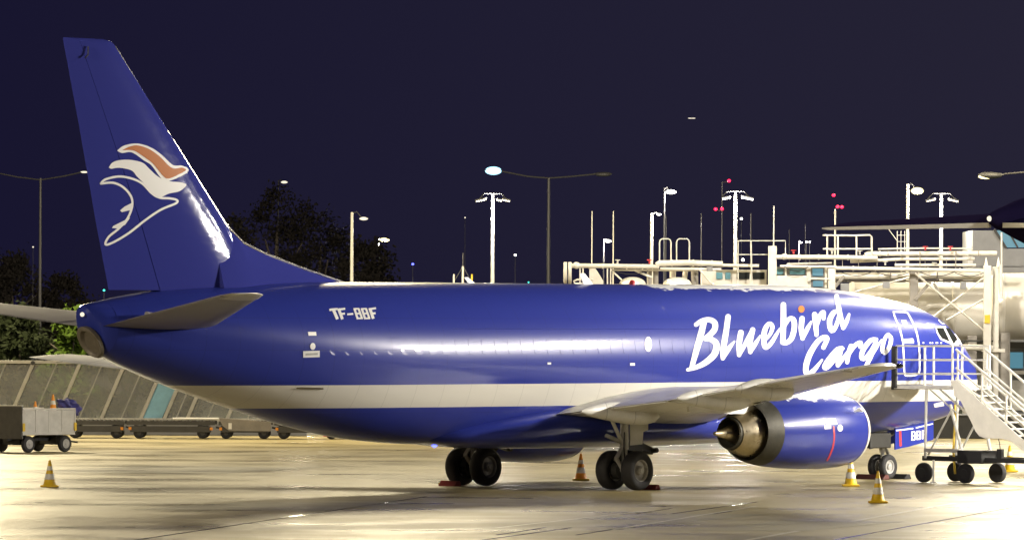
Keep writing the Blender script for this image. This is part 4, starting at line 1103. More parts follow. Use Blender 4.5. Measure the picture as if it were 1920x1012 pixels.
# ------------------------------------------------------------------ trees behind the fence
def leaf_mat(name, col):
    m = mat(name, col, .7, noise=.45, nscale=1.2, spec=.04); return m
M['leaf_lit'] = leaf_mat('leaf_lit', (.024, .042, .004))  # leaf colours carry how much light each group gets
M['leaf_half_lit'] = leaf_mat('leaf_half_lit', (.009, .012, .005))
M['leaf_shaded'] = leaf_mat('leaf_shaded', (.019, .017, .016))
def tree(name, base, h, w, label, m, seed, leaves=3200, group=None, crown_from=.15, leaf=.30):
    rnd = random.Random(seed)
    o = empty(name, base, rnd.uniform(0, 6), label, 'tree' if 'tree' in name else 'bush', group)
    mb = MB(); mb.tube([(0, 0, -.1), (.1, .05, h * .25), (-.05, .1, h * .5), (.1, 0, h * .8)], [h * .028, h * .022, h * .015, h * .005], 8)
    mb.build('trunk', M['bark'], o)
    mb = MB(); clumps = []
    for k in range(9):
        a = rnd.uniform(0, 6.28); z0 = h * rnd.uniform(.2, .55); z1 = z0 + h * rnd.uniform(.12, .3); r = w * rnd.uniform(.25, .42)
        p1 = (r * math.cos(a), r * math.sin(a), z1)
        mb.tube([(0, 0, z0), (p1[0] * .5, p1[1] * .5, (z0 + z1) / 2 + .1), p1], [h * .012, h * .008, h * .003], 6)
    mb.build('limb', M['bark'], o)['kind'] = 'stuff'
    for k in range(46):
        t = rnd.random(); z = h * (crown_from + (1 - crown_from) * t)
        rad = w * .5 * (math.sin(math.pi * min(1, .14 + t * .84)) ** .7) * rnd.uniform(.35, 1.0)
        a = rnd.uniform(0, 6.28)
        clumps.append((Vector((rad * math.cos(a), rad * math.sin(a), z)), w * rnd.uniform(.08, .17)))
    vs, fs = [], []
    for k in range(leaves):
        c, r = rnd.choice(clumps)
        d = Vector((rnd.gauss(0, 1), rnd.gauss(0, 1), rnd.gauss(0, .8))); p = c + d * r * .6
        u = Vector((rnd.gauss(0, 1), rnd.gauss(0, 1), rnd.gauss(0, 1))).normalized(); v = u.orthogonal().normalized()
        s_ = leaf * rnd.uniform(.5, 1.1); n0 = len(vs)
        vs += [p - u * s_ * .5, p + v * s_ * .28, p + u * s_ * .5, p - v * s_ * .28]; fs.append((n0, n0 + 1, n0 + 2, n0 + 3))
    mb = MB(); mb.add(vs, fs); mb.build('crown', m, o, 0, recalc=False)
    return o
def tree_at(px, pytop, depth, wpx, *a, **k):
    name = a[0]
    t, b = at(px, pytop, depth), at(px, pytop, depth); b.z = 0
    return tree(name, b, t.z, wpx * depth / FPX, *a[1:], **k)
G = 'trees behind the fence'
tree_at(138, 592, 262, 120, 'bush', 'brightly lit green bush under the tail cone, behind the fence', M['leaf_lit'], 3, 5200, G, .05, .34)
tree_at(235, 640, 266, 110, 'bush', 'yellow green bush seen through the fence panels right of the tail', M['leaf_lit'], 5, 3200, G, .05, .3)
tree_at(40, 590, 272, 170, 'bush', 'dim green bush at the left edge behind the fence', M['leaf_half_lit'], 8, 4200, G, .05, .34)
tree_at(330, 660, 280, 120, 'bush', 'low dark bush behind the blue panel of the fence', M['leaf_half_lit'], 9, 2400, G, .05, .3)
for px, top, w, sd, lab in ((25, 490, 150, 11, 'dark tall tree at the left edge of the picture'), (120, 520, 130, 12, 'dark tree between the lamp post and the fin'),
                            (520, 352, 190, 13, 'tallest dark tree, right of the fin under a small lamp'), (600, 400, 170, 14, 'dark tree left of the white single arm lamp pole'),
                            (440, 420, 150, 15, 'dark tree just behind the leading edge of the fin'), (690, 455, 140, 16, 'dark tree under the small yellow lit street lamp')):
    tree_at(px, top, 460, w, 'dark_tree', lab, M['leaf_shaded'], sd, 6500, G, .1, .36)

# unseen fill lights added to lift the trees out of the dark
for px, w_ in ((560, 7000), (40, 4000)):
    q_ = at(px, 470, 436); omni('tree_fill_light', (q_.x, q_.y, 8.0), w_, WARM, .5)
# ------------------------------------------------------------------ lamps
LG = 'lamp posts beyond the stand'
def post(name, px, pytop, depth, rpx, label, cat, mm='lamp_pole', taper=.62, group=LG):
    t = at(px, pytop, depth); b = t.copy(); b.z = 0
    o = empty(name, b, 0, label, cat, group)
    r = rpx * depth / FPX
    mb = MB(); mb.bar((0, 0, 0), (0, 0, t.z), r * 1.05, 12, r * taper); mb.build('pole', M[mm], o, 40)
    o['h'] = t.z
    return o, t, depth / FPX
def head(o, x, z, L, m, y=0.0, flip=1, thick=.10, name='lamp_head'):
    """a cobra head lantern: housing with the lens below"""
    mb = MB(); rings = []
    for t, w, h in ((-.5, .05, .04), (-.3, .13, .08), (0, .17, .10), (.3, .15, .09), (.5, .04, .03)):
        rings.append([(x + flip * t * L, y + w * L * .9 * math.cos(a), z + max(0, math.sin(a)) * h * L * 1.2) for a in [2 * math.pi * j / 12 for j in range(12)]])
    mb.loft(rings); hd = mb.build(name, M['lamp_body'], o, 40)
    mb = MB(); mb.ball((x, y, z - .02), (L * .46, L * .22, thick * L * 1.25)); mb.build('lens', M[m], hd, 60)
def arm(o, pts, r):
    mb = MB(); mb.tube(pts, r, 8); mb.build('arm', M['arm'], o)

# double arm lamp posts
o, t, k = post('street_lamp', 76, 334, 360, 3.4, 'tall double arm street lamp at the left edge, behind the fin', 'street lamp', 'thin_pole')
arm(o, [(0, 0, t.z - .1), (-45 * k, 0, t.z + 2 * k), (-95 * k, 0, t.z + 12 * k)], 1.3 * k); arm(o, [(0, 0, t.z - .1), (45 * k, 0, t.z + 4 * k), (80 * k, 0, t.z + 12 * k)], 1.3 * k)
head(o, 82 * k, t.z + 12.5 * k, 16 * k, 'lamp_dim'); head(o, -95 * k, t.z + 12.5 * k, 16 * k, 'lamp_dim', flip=-1)
o, t, k = post('street_lamp', 1029, 334, 360, 4.2, 'double arm street lamp with a bright blue white left lantern', 'street lamp', 'thin_pole')
arm(o, [(0, 0, t.z), (-40 * k, 0, t.z + 3 * k), (-92 * k, 0, t.z + 13 * k)], 1.5 * k); arm(o, [(0, 0, t.z), (40 * k, 0, t.z + 3 * k), (88 * k, 0, t.z + 8 * k)], 1.5 * k)
head(o, -104 * k, t.z + 14 * k, 34 * k, 'lamp_blue', flip=-1, thick=.18); head(o, 102 * k, t.z + 8 * k, 34 * k, 'lamp_body')
# single arm lamps
def single(px, top, base_r, lx, ly, L, m, label, depth=320, mm='lamp_pole', thick=.14):
    o, t, k = post('street_lamp', px, top, depth, base_r, label, 'street lamp', mm)
    z = t.z - (ly - top) * k; x = (lx - px) * k
    arm(o, [(0, 0, t.z - .05), (x * .4, 0, t.z + .02), (x * .75, 0, z + .08)], 1.1 * k)
    head(o, x, z, L * k, m, flip=1 if x > 0 else -1, thick=thick)
    if m != 'lamp_dim': omni('street_lamp_light', (t.x + x, t.y - .3, z - .35), 700, NEUT, .2)
    return o
single(522, 338, 1.8, 533, 341, 14, 'lamp_dim', 'small lamp poking out above the tallest dark tree', 490, 'thin_pole')
single(660, 398, 4.2, 682, 409, 18, 'lamp_dim', 'thick white pole with a faint lantern, right behind the dorsal fin')
single(710, 446, 1.7, 721, 449, 21, 'lamp_warm', 'short street lamp with a yellow lit lantern left of centre', 470)
single(1222, 400, 4.2, 1236, 401, 9, 'lamp_white', 'thick white pole with a tiny lit lantern above the pipe gantry', 310)
single(1246, 352, 2.4, 1258, 359, 22, 'lamp_white', 'slim lamp post with a bright lantern above the ladder hoops', 345, 'thin_pole')
single(1132, 448, 1.6, 1140, 451, 14, 'lamp_white', 'low lamp on a thin post between the two left whip poles', 345, 'thin_pole')
single(1702, 345, 4.0, 1720, 357, 26, 'lamp_warm', 'white post with a large warm glowing lantern above the tailplane', 300, thick=.2)
single(1498, 452, 1.3, 1502, 454, 6, 'lamp_white', 'thin post with a row of small distant lights beside the guard rail', 380, 'thin_pole')
o, t, k = post('street_lamp', 2010, 318, 290, 4.0, 'street lamp reaching in from the right edge with a yellow lantern', 'street lamp')
arm(o, [(0, 0, t.z), (-60 * k, 0, t.z - 3 * k), (-128 * k, 0, t.z - 9 * k)], 1.6 * k); head(o, -152 * k, t.z - 11 * k, 48 * k, 'lamp_body', flip=-1)
mb = MB(); mb.ball((-162 * k, 0, t.z - 14 * k), (14 * k, 6 * k, 4.5 * k)); mb.build('lit_lens', M['lamp_warm'], o, 60)
# floodlight masts: a yoke with two banks
def mast(px, top, base_r, depth, label, lamps, halo=True):
    o, t, k = post('floodlight_mast', px, top, depth, base_r, label, 'floodlight mast')
    omni('mast_lamp_light', (t.x, t.y - .6, t.z - .5), 2200 if depth > 300 else 1200, NEUT, .3)
    zt = t.z
    arm(o, [(-26 * k, 0, zt - 2 * k), (-16 * k, 0, zt + 9 * k), (16 * k, 0, zt + 9 * k), (26 * k, 0, zt - 2 * k)], 1.1 * k)
    mb = MB(); mb.bar((0, 0, zt), (0, 0, zt + 10 * k), 3 * k, 8); mb.build('mast_top', M['thin_pole'], o)
    for dx, m, L in lamps:
        mb = MB(); mb.box((dx * k, 0, zt - 2 * k), (L * k, .35, 3.2 * k), Matrix.Rotation(R(12 if dx > 0 else -12), 3, 'Y')); f = mb.build('floodlight', M['lamp_body'], o, 0)
        mb = MB(); mb.box((dx * k, -.12, zt - 4.2 * k), (L * .9 * k, .5, 2.0 * k), Matrix.Rotation(R(12 if dx > 0 else -12), 3, 'Y')); mb.build('lens', M[m], f, 0)
mast(924, 372, 4.6, 330, 'floodlight mast under the blue white street lamp', ((-22, 'lamp_dim', 22), (12, 'lamp_dim', 10), (25, 'lamp_dim', 16)))
mast(1379, 368, 4.8, 330, 'floodlight mast with lit lamps over the middle of the gantry', ((-17, 'lamp_white', 16), (22, 'lamp_white', 24)))
mast(1765, 372, 4.4, 262, 'floodlight mast rising behind the tailplane, near the right edge', ((-20, 'lamp_dim', 18), (22, 'lamp_dim', 20)))
# thin whip poles
for px, top, r, d, lab in ((1110, 396, 1.9, 300, 'leftmost thin white whip pole over the end of the gantry'), (1150, 396, 1.9, 300, 'thin whip pole just right of the low lamp'),
                           (1315, 400, 1.5, 310, 'thin grey pole left of the red lights'), (1408, 400, 1.6, 310, 'thin grey guy pole right of the central floodlight mast'),
                           (1510, 420, 1.0, 330, 'very faint thin pole left of the guard rail'), (1451, 386, 2.2, 252, 'thin pole on top of the stout white column'),
                           (1249, 405, 1.2, 320, 'faint thin pole rising through the left ladder hoop'), (1480, 430, 1.0, 340, 'very faint thin pole right of the railing frame')):
    post('whip_pole', px, top, d, r, lab, 'pole', 'lamp_pole' if r > 1.8 else 'thin_pole', .45, 'thin poles above the gantry')
# masts with red obstruction lights
for px, lights, lab in ((1354, ((1367, 339), (1342, 392), (1354, 391.5)), 'faint mast with three red obstruction lights above the gantry'),
                        (1566, ((1563, 366), (1570.5, 387.5), (1578.5, 388)), 'white mast with red obstruction lights at the tailplane tip')):
    o, t, k = post('obstruction_mast', px, lights[0][1] + 3 if px < 1500 else 392, 270 if px > 1500 else 340, 2.2 if px > 1500 else 1.2, lab, 'mast', 'lamp_pole' if px > 1500 else 'thin_pole', .7, 'masts with red lights')
    for lx, ly in lights:
        p = at(lx, ly, t.y); mb = MB(); mb.ball(((lx - px) * k, 0, p.z), (3.2 * k, 3.0 * k, 2.8 * k)); mb.build('red_lamp', M['red_light'], o, 60)
        mb = MB(); mb.bar((0, 0, p.z - 3 * k), ((lx - px) * k, 0, p.z - 2 * k), .5 * k, 6); mb.build('bracket', M['lamp_body'], o)
# wind sensor mast and stub lamps just over the crown
o, t, k = post('sensor_mast', 868, 474, 285, 1.4, 'short sensor mast with stay rods over the middle of the fuselage', 'mast', 'thin_pole', .6, 'small masts over the fuselage')
mb = MB(); mb.bar((0, 0, t.z - 25 * k), (-17 * k, 0, t.z - 55 * k), .7 * k, 6); mb.bar((0, 0, t.z - 25 * k), (17 * k, 0, t.z - 55 * k), .7 * k, 6); mb.build('stay_rods', M['thin_pole'], o)
mb = MB(); mb.bar((0, 0, t.z - 60 * k), (0, 0, t.z - 25 * k), 2.0 * k, 8); mb.build('sleeve', M['lamp_pole'], o)
for px, m, lab in ((851, 'lamp_pole', 'short white stub post left of the sensor mast'), (885, 'yellow', 'short yellow stub post right of the sensor mast')):
    post('stub_post', px, 514, 285, 1.8, lab, 'post', m, .9, 'small masts over the fuselage')
# distant point lights on thin posts
for px, py, m, r, d, lab in ((774, 495, 'blue_light', 2.4, 380, 'tiny blue light glowing in the dark left of centre'), (966, 478, 'lamp_white', 2.0, 380, 'tiny white light right of the central floodlight mast'),
                             (872, 408, 'lamp_dim', 1.5, 400, 'faint speck of light left of the central floodlight mast'), (195, 544, 'green_light', 2.0, 330, 'tiny green light beside the fin root'),
                             (62, 463, 'lamp_dim', 1.6, 390, 'faint light left of the left street lamp'), (1390, 410, 'lamp_white', 2.2, 380, 'small white light right of the lit floodlight mast'),
                             (1393, 487, 'lamp_white', 2.8, 330, 'white light glowing inside the railing frame'), (1512, 453.5, 'lamp_white', 1.7, 382, 'middle one of a row of three tiny lights'),
                             (1518, 453.5, 'lamp_white', 1.5, 382, 'right hand one of a row of three tiny lights'), (991, 529, 'green_light', 1.4, 380, 'tiny green light just over the fuselage crown')):
    o, t, k = post('marker_light', px, py + 1, d, .45, lab, 'light', 'lamp_body', .9, 'small distant lights')
    mb = MB(); mb.ball((0, 0, t.z + k), (r * k, r * k, r * .85 * k)); mb.build('lens', M[m], o, 60)
p = at(1297, 222, 2500); k = 2500 / FPX
plane2 = empty('distant_aircraft', p, R(-8), 'faint far aircraft crossing the night sky', 'aircraft')
mb = MB(); mb.tube([(-7 * k, 0, .3 * k), (-5 * k, 0, 0), (5 * k, 0, 0), (7 * k, 0, .2 * k)], [.3 * k, .9 * k, .9 * k, .2 * k], 10); mb.build('fuselage', M['lamp_dim'], plane2)  # glowing body stands in for the aircraft's streak of light
mb = MB(); mb.prism([(1 * k, -6 * k, 0), (2 * k, 0, 0), (-1 * k, 0, 0), (-1 * k, -6 * k, 0)], (0, 0, .2 * k)); mb.build('wing', M['thin_pole'], plane2); mb = MB(); mb.prism([(1 * k, 6 * k, 0), (2 * k, 0, 0), (-1 * k, 0, 0), (-1 * k, 6 * k, 0)], (0, 0, .2 * k)); mb.build('wing', M['thin_pole'], plane2)
# ------------------------------------------------------------------ pipe gantry behind the nose
GD = 250.0; GK = GD / FPX
base = at(1640, 600, GD); base.z = 0
gan = empty('pipe_gantry', base, 0, 'floodlit white steel gantry carrying pipes, domes and railings behind the nose', 'gantry')
def g(px, py, dd=0.0): return at(px, py, GD) + Vector((0, dd, 0)) - base
def gpipe(name, pts, r, m='pipe', dd=0.0, n=12):
    mb = MB(); mb.tube([g(x, y, dd) for x, y in pts], r * GK, n); return mb.build(name, M[m], gan, 50)
def gbeam(name, a, b, w, h=None, m='pipe', dd=0.0):
    mb = MB(); mb.beam(g(*a, dd), g(*b, dd), (h or w) * GK, w * GK, (0, 1, 0)); return mb.build(name, M[m], gan, 0, .01)
def gbox(name, x0, y0, x1, y1, depth, m='pipe', dd=0.0):
    a, b = g(x0, y0, dd), g(x1, y1, dd); c = (a + b) / 2
    mb = MB(); mb.box((c.x, c.y + depth / 2, c.z), (abs(b.x - a.x), depth, abs(b.z - a.z))); return mb.build(name, M[m], gan, 0, .015)
# left end
for x in (1060, 1068.5):
    mb = MB(); c = g(x, 511.5); mb.lathe(c, (1, 0, 0), [(-3.2 * GK, .01), (-3.2 * GK, 19 * GK), (-2.6 * GK, 20.5 * GK), (2.6 * GK, 20.5 * GK), (3.2 * GK, 19 * GK), (3.2 * GK, .01)], 32); mb.build('end_flange', M['pipe'], gan, 40)
gpipe('main_pipe', [(1072, 498), (1150, 498.5), (1236, 500)], 4.3)
mb = MB(); mb.ball(g(1081, 497.5), (7 * GK, 6 * GK, 6.5 * GK)); mb.build('pipe_joint', M['pipe'], gan, 60)
gpipe('pipe_loop', [(1112, 524), (1082, 524), (1076, 527), (1077, 531.5), (1112, 532.5)], 1.9)
for x in (1087.5, 1093, 1139, 1145): gbeam('upright', (x, 501), (x, 534), 2.6)
gbeam('sill', (1074, 534), (1460, 536), 4)
mb = MB(); mb.prism([g(*p) for p in ((1105, 502), (1116, 502), (1131, 526), (1131, 534), (1105, 534))], (0, .12, 0)); mb.build('gusset', M['pipe'], gan, 0)
gpipe('rail_pipe', [(1146, 506), (1230, 506.5), (1305, 507)], 1.6, dd=.2)
gpipe('brace', [(1150, 510), (1175, 533)], 1.6, dd=.3); gpipe('brace', [(1190, 506), (1222, 520)], 2.2, dd=.3)
for cx, rx, ry in ((1186, 25, 14), (1270, 27, 13.5)):
    c = g(cx, 533); mb = MB(); rings = []
    for i in range(9):
        t = math.pi / 2 * i / 8 * .99
        rings.append([c + Vector((rx * GK * math.cos(t) * math.cos(a), rx * GK * math.cos(t) * math.sin(a), ry * GK * math.sin(t))) for a in [2 * math.pi * j / 28 for j in range(28)]])
    mb.loft(rings); mb.build('dome', M['pipe'], gan, 50)
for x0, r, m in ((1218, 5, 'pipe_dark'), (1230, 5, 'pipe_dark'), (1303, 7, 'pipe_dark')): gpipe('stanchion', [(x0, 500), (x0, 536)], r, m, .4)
gpipe('upper_pipe', [(1231, 497), (1236, 493.5), (1290, 492.5), (1355, 495)], 5.6)
gpipe('lower_pipe', [(1238, 503.5), (1352, 505)], 2.8)
gpipe('vessel', [(1262, 508), (1262, 520)], 6, dd=.5); gpipe('vessel', [(1286, 508), (1284, 522)], 5, dd=.5)
gpipe('brace', [(1311, 505), (1330, 528), (1346, 540)], 1.8, dd=-.2)
gpipe('far_pipe', [(1352, 497), (1425, 498)], 3.2, 'pipe', 1.0)
gbox('cabinet', 1318, 505, 1440, 536, 1.6, 'pipe', 1.4)
for x0, x1 in ((1345, 1357), (1362, 1372), (1384, 1408), (1413, 1436)): gbox('cabinet_window', x0, 510, x1, 523, .05, 'pane' if x0 > 1380 else 'teal_glass', 1.33)
for x0, x1 in ((1237, 1258.5), (1269, 1293)):
    mb = MB(); xm = (x0 + x1) / 2
    mb.tube([g(x0, 492, .3), (g(x0, 455, .3)), g(x0 + 1.2, 450, .3), g(x0 + 5, 447.5, .3), g(x1 - 5, 447.5, .3), g(x1 - 1.2, 450, .3), g(x1, 455, .3), g(x1, 492, .3)], 1.25 * GK, 8); mb.build('ladder_hoop', M['steel'], gan)
gpipe('frame_rail', [(1385, 534), (1385, 451), (1474, 451), (1474, 482)], 1.2, 'steel', .6); gpipe('frame_rail', [(1386, 477), (1441, 477)], 1.0, 'steel', .6)
gpipe('frame_post', [(1409, 451), (1411, 536)], 1.5, 'steel', .6)
gbox('white_column', 1441, 461, 1456, 545, .3)
# right hand part
gpipe('main_pipe', [(1455, 481.5), (1560, 482), (1645, 483.5)], 4.4)
mb = MB(); mb.ball(g(1471, 481), (7 * GK, 6 * GK, 6 * GK)); mb.build('pipe_joint', M['pipe'], gan, 60)
gpipe('rail_pipe', [(1463, 499), (1568, 500)], 2.6); gpipe('rail_pipe', [(1473, 500), (1477, 494.5), (1560, 492.5)], 1.6, dd=.2)
for x, w in ((1474, 3), (1517, 7), (1549, 4)): gbeam('upright', (x, 498), (x, 540), w, dd=.3)
gbox('cabin_wall', 1456, 500, 1560, 545, 1.2, 'wall', .8)
for x0, y0, x1, y1 in ((1457, 504, 1470, 514), (1482, 503, 1511, 514), (1525, 503, 1545, 517), (1526, 526, 1545, 537), (1497, 528, 1513, 536)): gbox('cabin_window', x0, y0, x1, y1, .05, 'lit_window' if x0 > 1520 else 'teal_glass', .73)
gbox('white_housing', 1456, 517, 1514, 545, .5, 'pipe', .1); gbeam('sill', (1514, 522), (1556, 523), 3)
gbox('white_column', 1553, 500, 1566, 550, .3)
gpipe('guard_rail', [(1543, 441), (1600, 441.5), (1631, 440.5), (1634, 444), (1635, 480)], 1.8); gpipe('guard_rail', [(1543, 466.5), (1634, 466.5)], 1.5)
for x in (1551, 1571, 1606): gpipe('guard_post', [(x, 443), (x, 480)], 1.7)
gpipe('main_pipe', [(1567, 502.5), (1700, 504.5), (1846, 508)], 3.8)
gpipe('upper_pipe', [(1623, 478), (1628, 475.5), (1700, 475.5), (1870, 475)], 4.6, dd=.3)
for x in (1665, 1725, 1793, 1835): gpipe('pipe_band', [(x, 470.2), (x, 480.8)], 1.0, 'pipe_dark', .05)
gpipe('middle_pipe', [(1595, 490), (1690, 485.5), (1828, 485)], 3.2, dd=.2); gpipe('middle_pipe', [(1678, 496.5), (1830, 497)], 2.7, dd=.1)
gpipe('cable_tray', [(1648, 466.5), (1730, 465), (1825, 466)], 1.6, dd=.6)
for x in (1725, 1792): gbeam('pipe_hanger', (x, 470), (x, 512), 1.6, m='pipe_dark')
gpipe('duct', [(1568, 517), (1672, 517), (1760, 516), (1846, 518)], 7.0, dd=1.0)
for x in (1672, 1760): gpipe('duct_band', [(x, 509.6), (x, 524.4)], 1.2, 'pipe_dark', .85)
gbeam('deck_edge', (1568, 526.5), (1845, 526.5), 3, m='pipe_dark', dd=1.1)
for x in (1687, 1694, 1701, 1709): gbeam('lattice', (x, 432), (x, 470), 1.5, m='steel', dd=1.6)
for y in (440, 452, 464): gbeam('lattice', (1686, y), (1710, y), 1.4, m='steel', dd=1.6)
gbeam('lattice', (1668, 425), (1688, 452), 1.4, m='steel', dd=1.6)
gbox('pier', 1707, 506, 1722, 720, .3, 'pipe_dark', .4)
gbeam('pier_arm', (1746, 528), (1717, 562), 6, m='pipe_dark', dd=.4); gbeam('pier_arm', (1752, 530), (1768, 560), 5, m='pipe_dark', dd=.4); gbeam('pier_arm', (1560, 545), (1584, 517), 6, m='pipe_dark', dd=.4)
gbox('column', 1844, 498, 1857, 818, .28, 'pipe', -.2); gbox('column', 1862, 500, 1872, 818, .24, 'pipe', .1)
for a, b_ in (((1716, 512), (1848, 622)), ((1846, 520), (1700, 632)), ((1846, 560), (1775, 600)), ((1600, 548), (1705, 520))): gpipe('diagonal_brace', [a, b_], 2.0, dd=.1)
gpipe('bottom_beam', [(1765, 650), (1862, 652)], 6.0); gbeam('bottom_edge', (1768, 638), (1862, 639), 3, m='black')
gbeam('cross_arm', (1840, 656), (1884, 657), 6); gbeam('cross_arm', (1838, 512), (1862, 512), 9)
for x in (1849, 1872): 
    mb = MB(); mb.lathe(g(x, 500), (0, 0, 1), [(0, 4 * GK), (10 * GK, 2.4 * GK), (18 * GK, .3 * GK)], 12, True, True); mb.build('insulator', M['pipe'], gan, 40)
gpipe('slim_mast', [(1877, 560), (1877, 490), (1877, 436)], 1.6, 'pipe', -.3); gpipe('mast_sleeve', [(1876, 560), (1876, 496)], 3.4, 'pipe', -.25)
# smaller fittings: flanges, valves, brackets, cable loops
rg = random.Random(21)
for x, y, r in ((1105, 499, 5), (1130, 499, 5), (1175, 499.5, 5), (1205, 500, 5), (1260, 493, 6.5), (1300, 493, 6.5), (1335, 494.5, 6.5), (1500, 482, 5.4), (1535, 482, 5.4), (1590, 482.5, 5.4), (1620, 483, 5.4),
                (1600, 503, 4.8), (1640, 503.8, 4.8), (1690, 504.5, 4.8), (1740, 505.5, 4.8), (1800, 507, 4.8), (1650, 475.6, 5.6), (1690, 475.5, 5.6), (1760, 475.3, 5.6), (1815, 475.2, 5.6)):
    mb = MB(); mb.lathe(g(x, y), (1, 0, 0), [(-.03, .01), (-.03, r * GK), (.03, r * GK), (.03, .01)], 16); mb.build('pipe_flange', M['pipe'], gan, 30)
for x, y in ((1158, 494), (1218, 494), (1488, 476), (1560, 476), (1612, 477), (1735, 469), (1782, 469), (1660, 497), (1752, 499)):
    mb = MB(); mb.bar(g(x, y), g(x, y - 6), .035, 8); mb.lathe(g(x, y - 6), (0, 0, 1), [(0, .005), (0, .10), (.03, .10), (.03, .005)], 12); mb.build('valve_wheel', M['steel'] if rg.random() < .6 else M['red'], gan, 30)
for x0, x1, y, s_ in ((1470, 1515, 500, 8), (1570, 1640, 507, 10), (1640, 1707, 509, 8), (1722, 1790, 509, 9), (1790, 1844, 511, 7), (1150, 1215, 508, 6)):
    gpipe('cable_loop', [(x0 + (x1 - x0) * i / 8, y + s_ * math.sin(math.pi * i / 8)) for i in range(9)], .7, 'grip', -.25, 6)
for x in (1580, 1610, 1645, 1680, 1735, 1775, 1815): gbeam('pipe_bracket', (x, 486), (x, 506), 1.3, m='pipe_dark', dd=.15)
for x0, y0, x1, y1 in ((1576, 531, 1592, 548), (1655, 528, 1668, 540), (1800, 528, 1812, 542), (1325, 500, 1336, 508)): gbox('junction_box', x0, y0, x1, y1, .18, 'wall', -.1)
gbox('notice_plate', 1845.5, 590, 1855.5, 606, .03, 'yellow', -.25)
# tanks
def tank(name, x0, x1, yc, r, dd, label, cat='tank', rim=True):
    c = at(x0, yc, GD); c.y += dd; L = (x1 - x0) * GK; rr = r * GK
    o = empty(name, (c.x, c.y, 0), 0, label, cat)
    z = c.z
    prof = [(0, .01), (0, rr * .55), (.04, rr * .8), (.14, rr * .94), (.30, rr), (L - .1, rr), (L, rr * .97), (L, .01)]
    mb = MB(); mb.lathe((0, 0, z), (1, 0, 0), prof, 64); mb.build('shell', M['tank'], o, 40)
    for t in ([.34, L * .5, L * .76] if rim else [.5]):
        mb = MB(); mb.lathe((t, 0, z), (1, 0, 0), [(-.06, rr), (-.05, rr + .02), (.05, rr + .02), (.06, rr)], 64); mb.build('hoop', M['tank'], o, 30)
    for t in (.6, L - .6):
        mb = MB(); mb.box((t, 0, (z - rr * .8) / 2), (.35, rr * 1.5, z - rr * .8)); mb.build('saddle', M['pipe_dark'], o, 0, .02)
    return o
tank('storage_tank', 1590, 1862, 584, 56, 3.4, 'long silver white horizontal tank directly behind the nose')
tank('storage_tank', 1864, 2060, 574, 63, 3.2, 'fatter tank with a rounded end at the right edge', rim=False)
# office block behind with slanted glazing
bp_ = at(1900, 600, 259); bp_.z = 0; bk = 259 / FPX
off = empty('control_building', bp_, 0, 'grey building with slanted teal glazing above the right hand tank', 'building')
def q(px, py, dd=0): return at(px, py, 259) + Vector((0, dd, 0)) - bp_
def qbox(name, x0, y0, x1, y1, depth, m, dd=0.0, par=None):
    a, b = q(x0, y0, dd), q(x1, y1, dd); c = (a + b) / 2
    mb = MB(); mb.box((c.x, c.y + depth / 2, c.z), (abs(b.x - a.x), depth, abs(b.z - a.z))); return mb.build(name, M[m], par or off, 0, .01)
qbox('wall', 1825, 500, 2150, 815, 6, 'wall'); 
mb = MB(); mb.prism([q(1824, 499), (q(1824, 432)), q(1866, 432), q(1888, 466), q(2148, 466), q(2148, 499)], (0, 5.9, 0)); mb.build('upper_wall', M['wall'], off, 0)
gz = [q(1868, 432, -.02), q(1960, 428, -.02), q(1960, 464, -.02), q(1889, 464, -.02)]
mb = MB(); mb.prism(gz, (0, .08, 0)); mb.build('slanted_window', M['lit_window'], off, 0)
mb = MB(); mb.beam(q(1890, 432, -.06), q(1908, 464, -.06), .07, .07); mb.build('mullion', M['dark_metal'], off, 0)
mb = MB(); mb.beam(q(1864, 430, -.06), q(1886, 465, -.06), .12, .1); mb.build('window_edge', M['dark_metal'], off, 0)
for i in range(4): qbox('window', 1878 + 62 * i, 660, 1918 + 62 * i, 690, .06, 'lit_window', -.05)
qbox('canopy', 1795, 640, 2148, 653, 1.6, 'dark_metal', -1.7)
qbox('ledge', 1840, 694, 2148, 702, .5, 'pipe', -.55)
qbox('louvre_band', 1850, 712, 2148, 770, .1, 'cart_grey', -.12)
# low wall seen through the steps
w0, w1 = on_ground(1700, 818), on_ground(1990, 818)
lw = empty('low_wall', ((w0.x + w1.x) / 2, 246.2, 0), 0, 'low dark wall at the back of the apron behind the steps', 'wall')
mb = MB(); mb.box((0, 0, .42), (w1.x - w0.x, .3, .84)); mb.build('wall', M['dark_metal'], lw, 0, .01)
mb = MB(); mb.box((0, 0, .87), (w1.x - w0.x + .1, .4, .06)); mb.build('coping', M['wall'], lw, 0, .01)

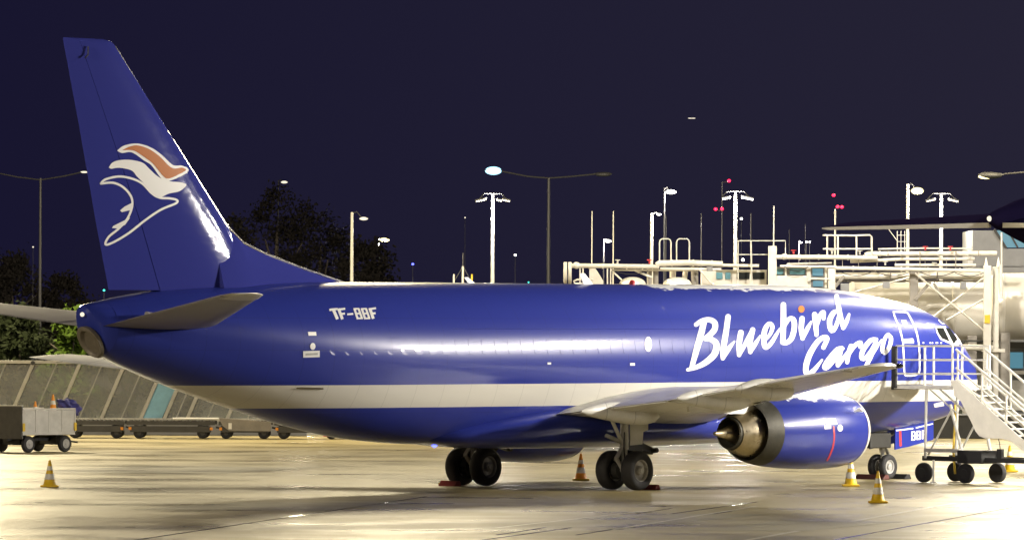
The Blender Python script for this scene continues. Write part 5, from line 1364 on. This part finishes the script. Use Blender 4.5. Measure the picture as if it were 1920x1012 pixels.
# ------------------------------------------------------------------ second aircraft: only its tail reaches into the frame
TD = 214.0
tp2 = at(1856, 410, TD)
t2 = empty('dark_airliner', (tp2.x, tp2.y, 0), R(46), 'dark blue airliner whose tail cone and tailplane reach in at the right edge', 'airliner')
zc = tp2.z
prof = [(0, .12), (.15, .22), (.9, .46), (1.7, .70), (4, 1.22), (8, 1.9), (13, 2.4), (18, 2.5), (30, 2.5), (34, 2.1), (36.5, 1.2), (37.4, .05)]
cz = [(0, 0), (1.7, -.02), (4, -.25), (8, -.85), (13, -1.35), (18, -1.45), (37.4, -1.7)]
rings = []
for i in range(70):
    x = 37.4 * (i / 69) ** 1.3
    r = interp(prof, x)[0]; dz = interp(cz, x)[0]
    rings.append([(x, r * math.sin(a), zc + dz + r * math.cos(a)) for a in [2 * math.pi * j / 40 for j in range(40)]])
mb = MB(); mb.loft(rings); mb.build('fuselage', M['dark_blue'], t2, 50)
for side in (1, -1):
    rows = [(.2, 3.2, .35, .10), (.6, 2.9, .2, .10), (5.9, .15, -1.15, .09), (6.15, -.1, -1.2, .05)]
    mb = MB(); mb.loft([foil(le, te, side * y, zc - .16 - .02 * y, tc * 1.25, 0, 14, .125) for y, le, te, tc in rows]); st = mb.build('tailplane', M['dark_blue'], t2, 40)
    mb = MB(); mb.loft([[(te - d, side * y, zc - .16 - .02 * y + e * h) for d, e in ((-.12, .4), (.02, .4), (.02, -1.1), (-.12, -1.1))] for y, le, te, h in ((.3, 3.2, .3, .11), (5.9, .15, -1.15, .06), (6.1, -.1, -1.2, .02))]); mb.build('lit_edge_strip', M['white'], st, 0)  # white strip paints in the lit lower edge of the tailplane
mb = MB(); mb.ball((-.02, 0, zc), (.10, .07, .09)); mb.build('tail_light', M['lamp_dim'], t2)
mb = MB(); mb.loft([[(x0, -w, z), (x0 - (x0 - x1) * .4, -w * 2, z), (x1, 0, z), (x0 - (x0 - x1) * .4, w * 2, z), (x0, w, z)] for x0, x1, w, z in ((11.5, 4.2, .18, zc + .9), (7.2, 2.8, .06, zc + 8))]); mb.build('fin', M['dark_blue'], t2, 40)
for x, ys in ((19, (-3.2, 3.2)), (34, (0,))):
    for y in ys:
        mb = MB(); mb.bar((x, y, .3), (x, y * .7, zc - 3.0), .14, 10); lg = mb.build('gear_leg', M['gear_grey'], t2)
        for dy in (-.4, .4):
            mb = MB(); mb.lathe((x, y + dy, .5), (0, 1, 0), [(-.2, .001), (-.2, .4), (-.12, .5), (.12, .5), (.2, .4), (.2, .001)], 20); mb.build('wheel', M['tyre'], lg, 40)
for o in list(bpy.data.objects):
    if 'h' in o.keys(): del o['h']
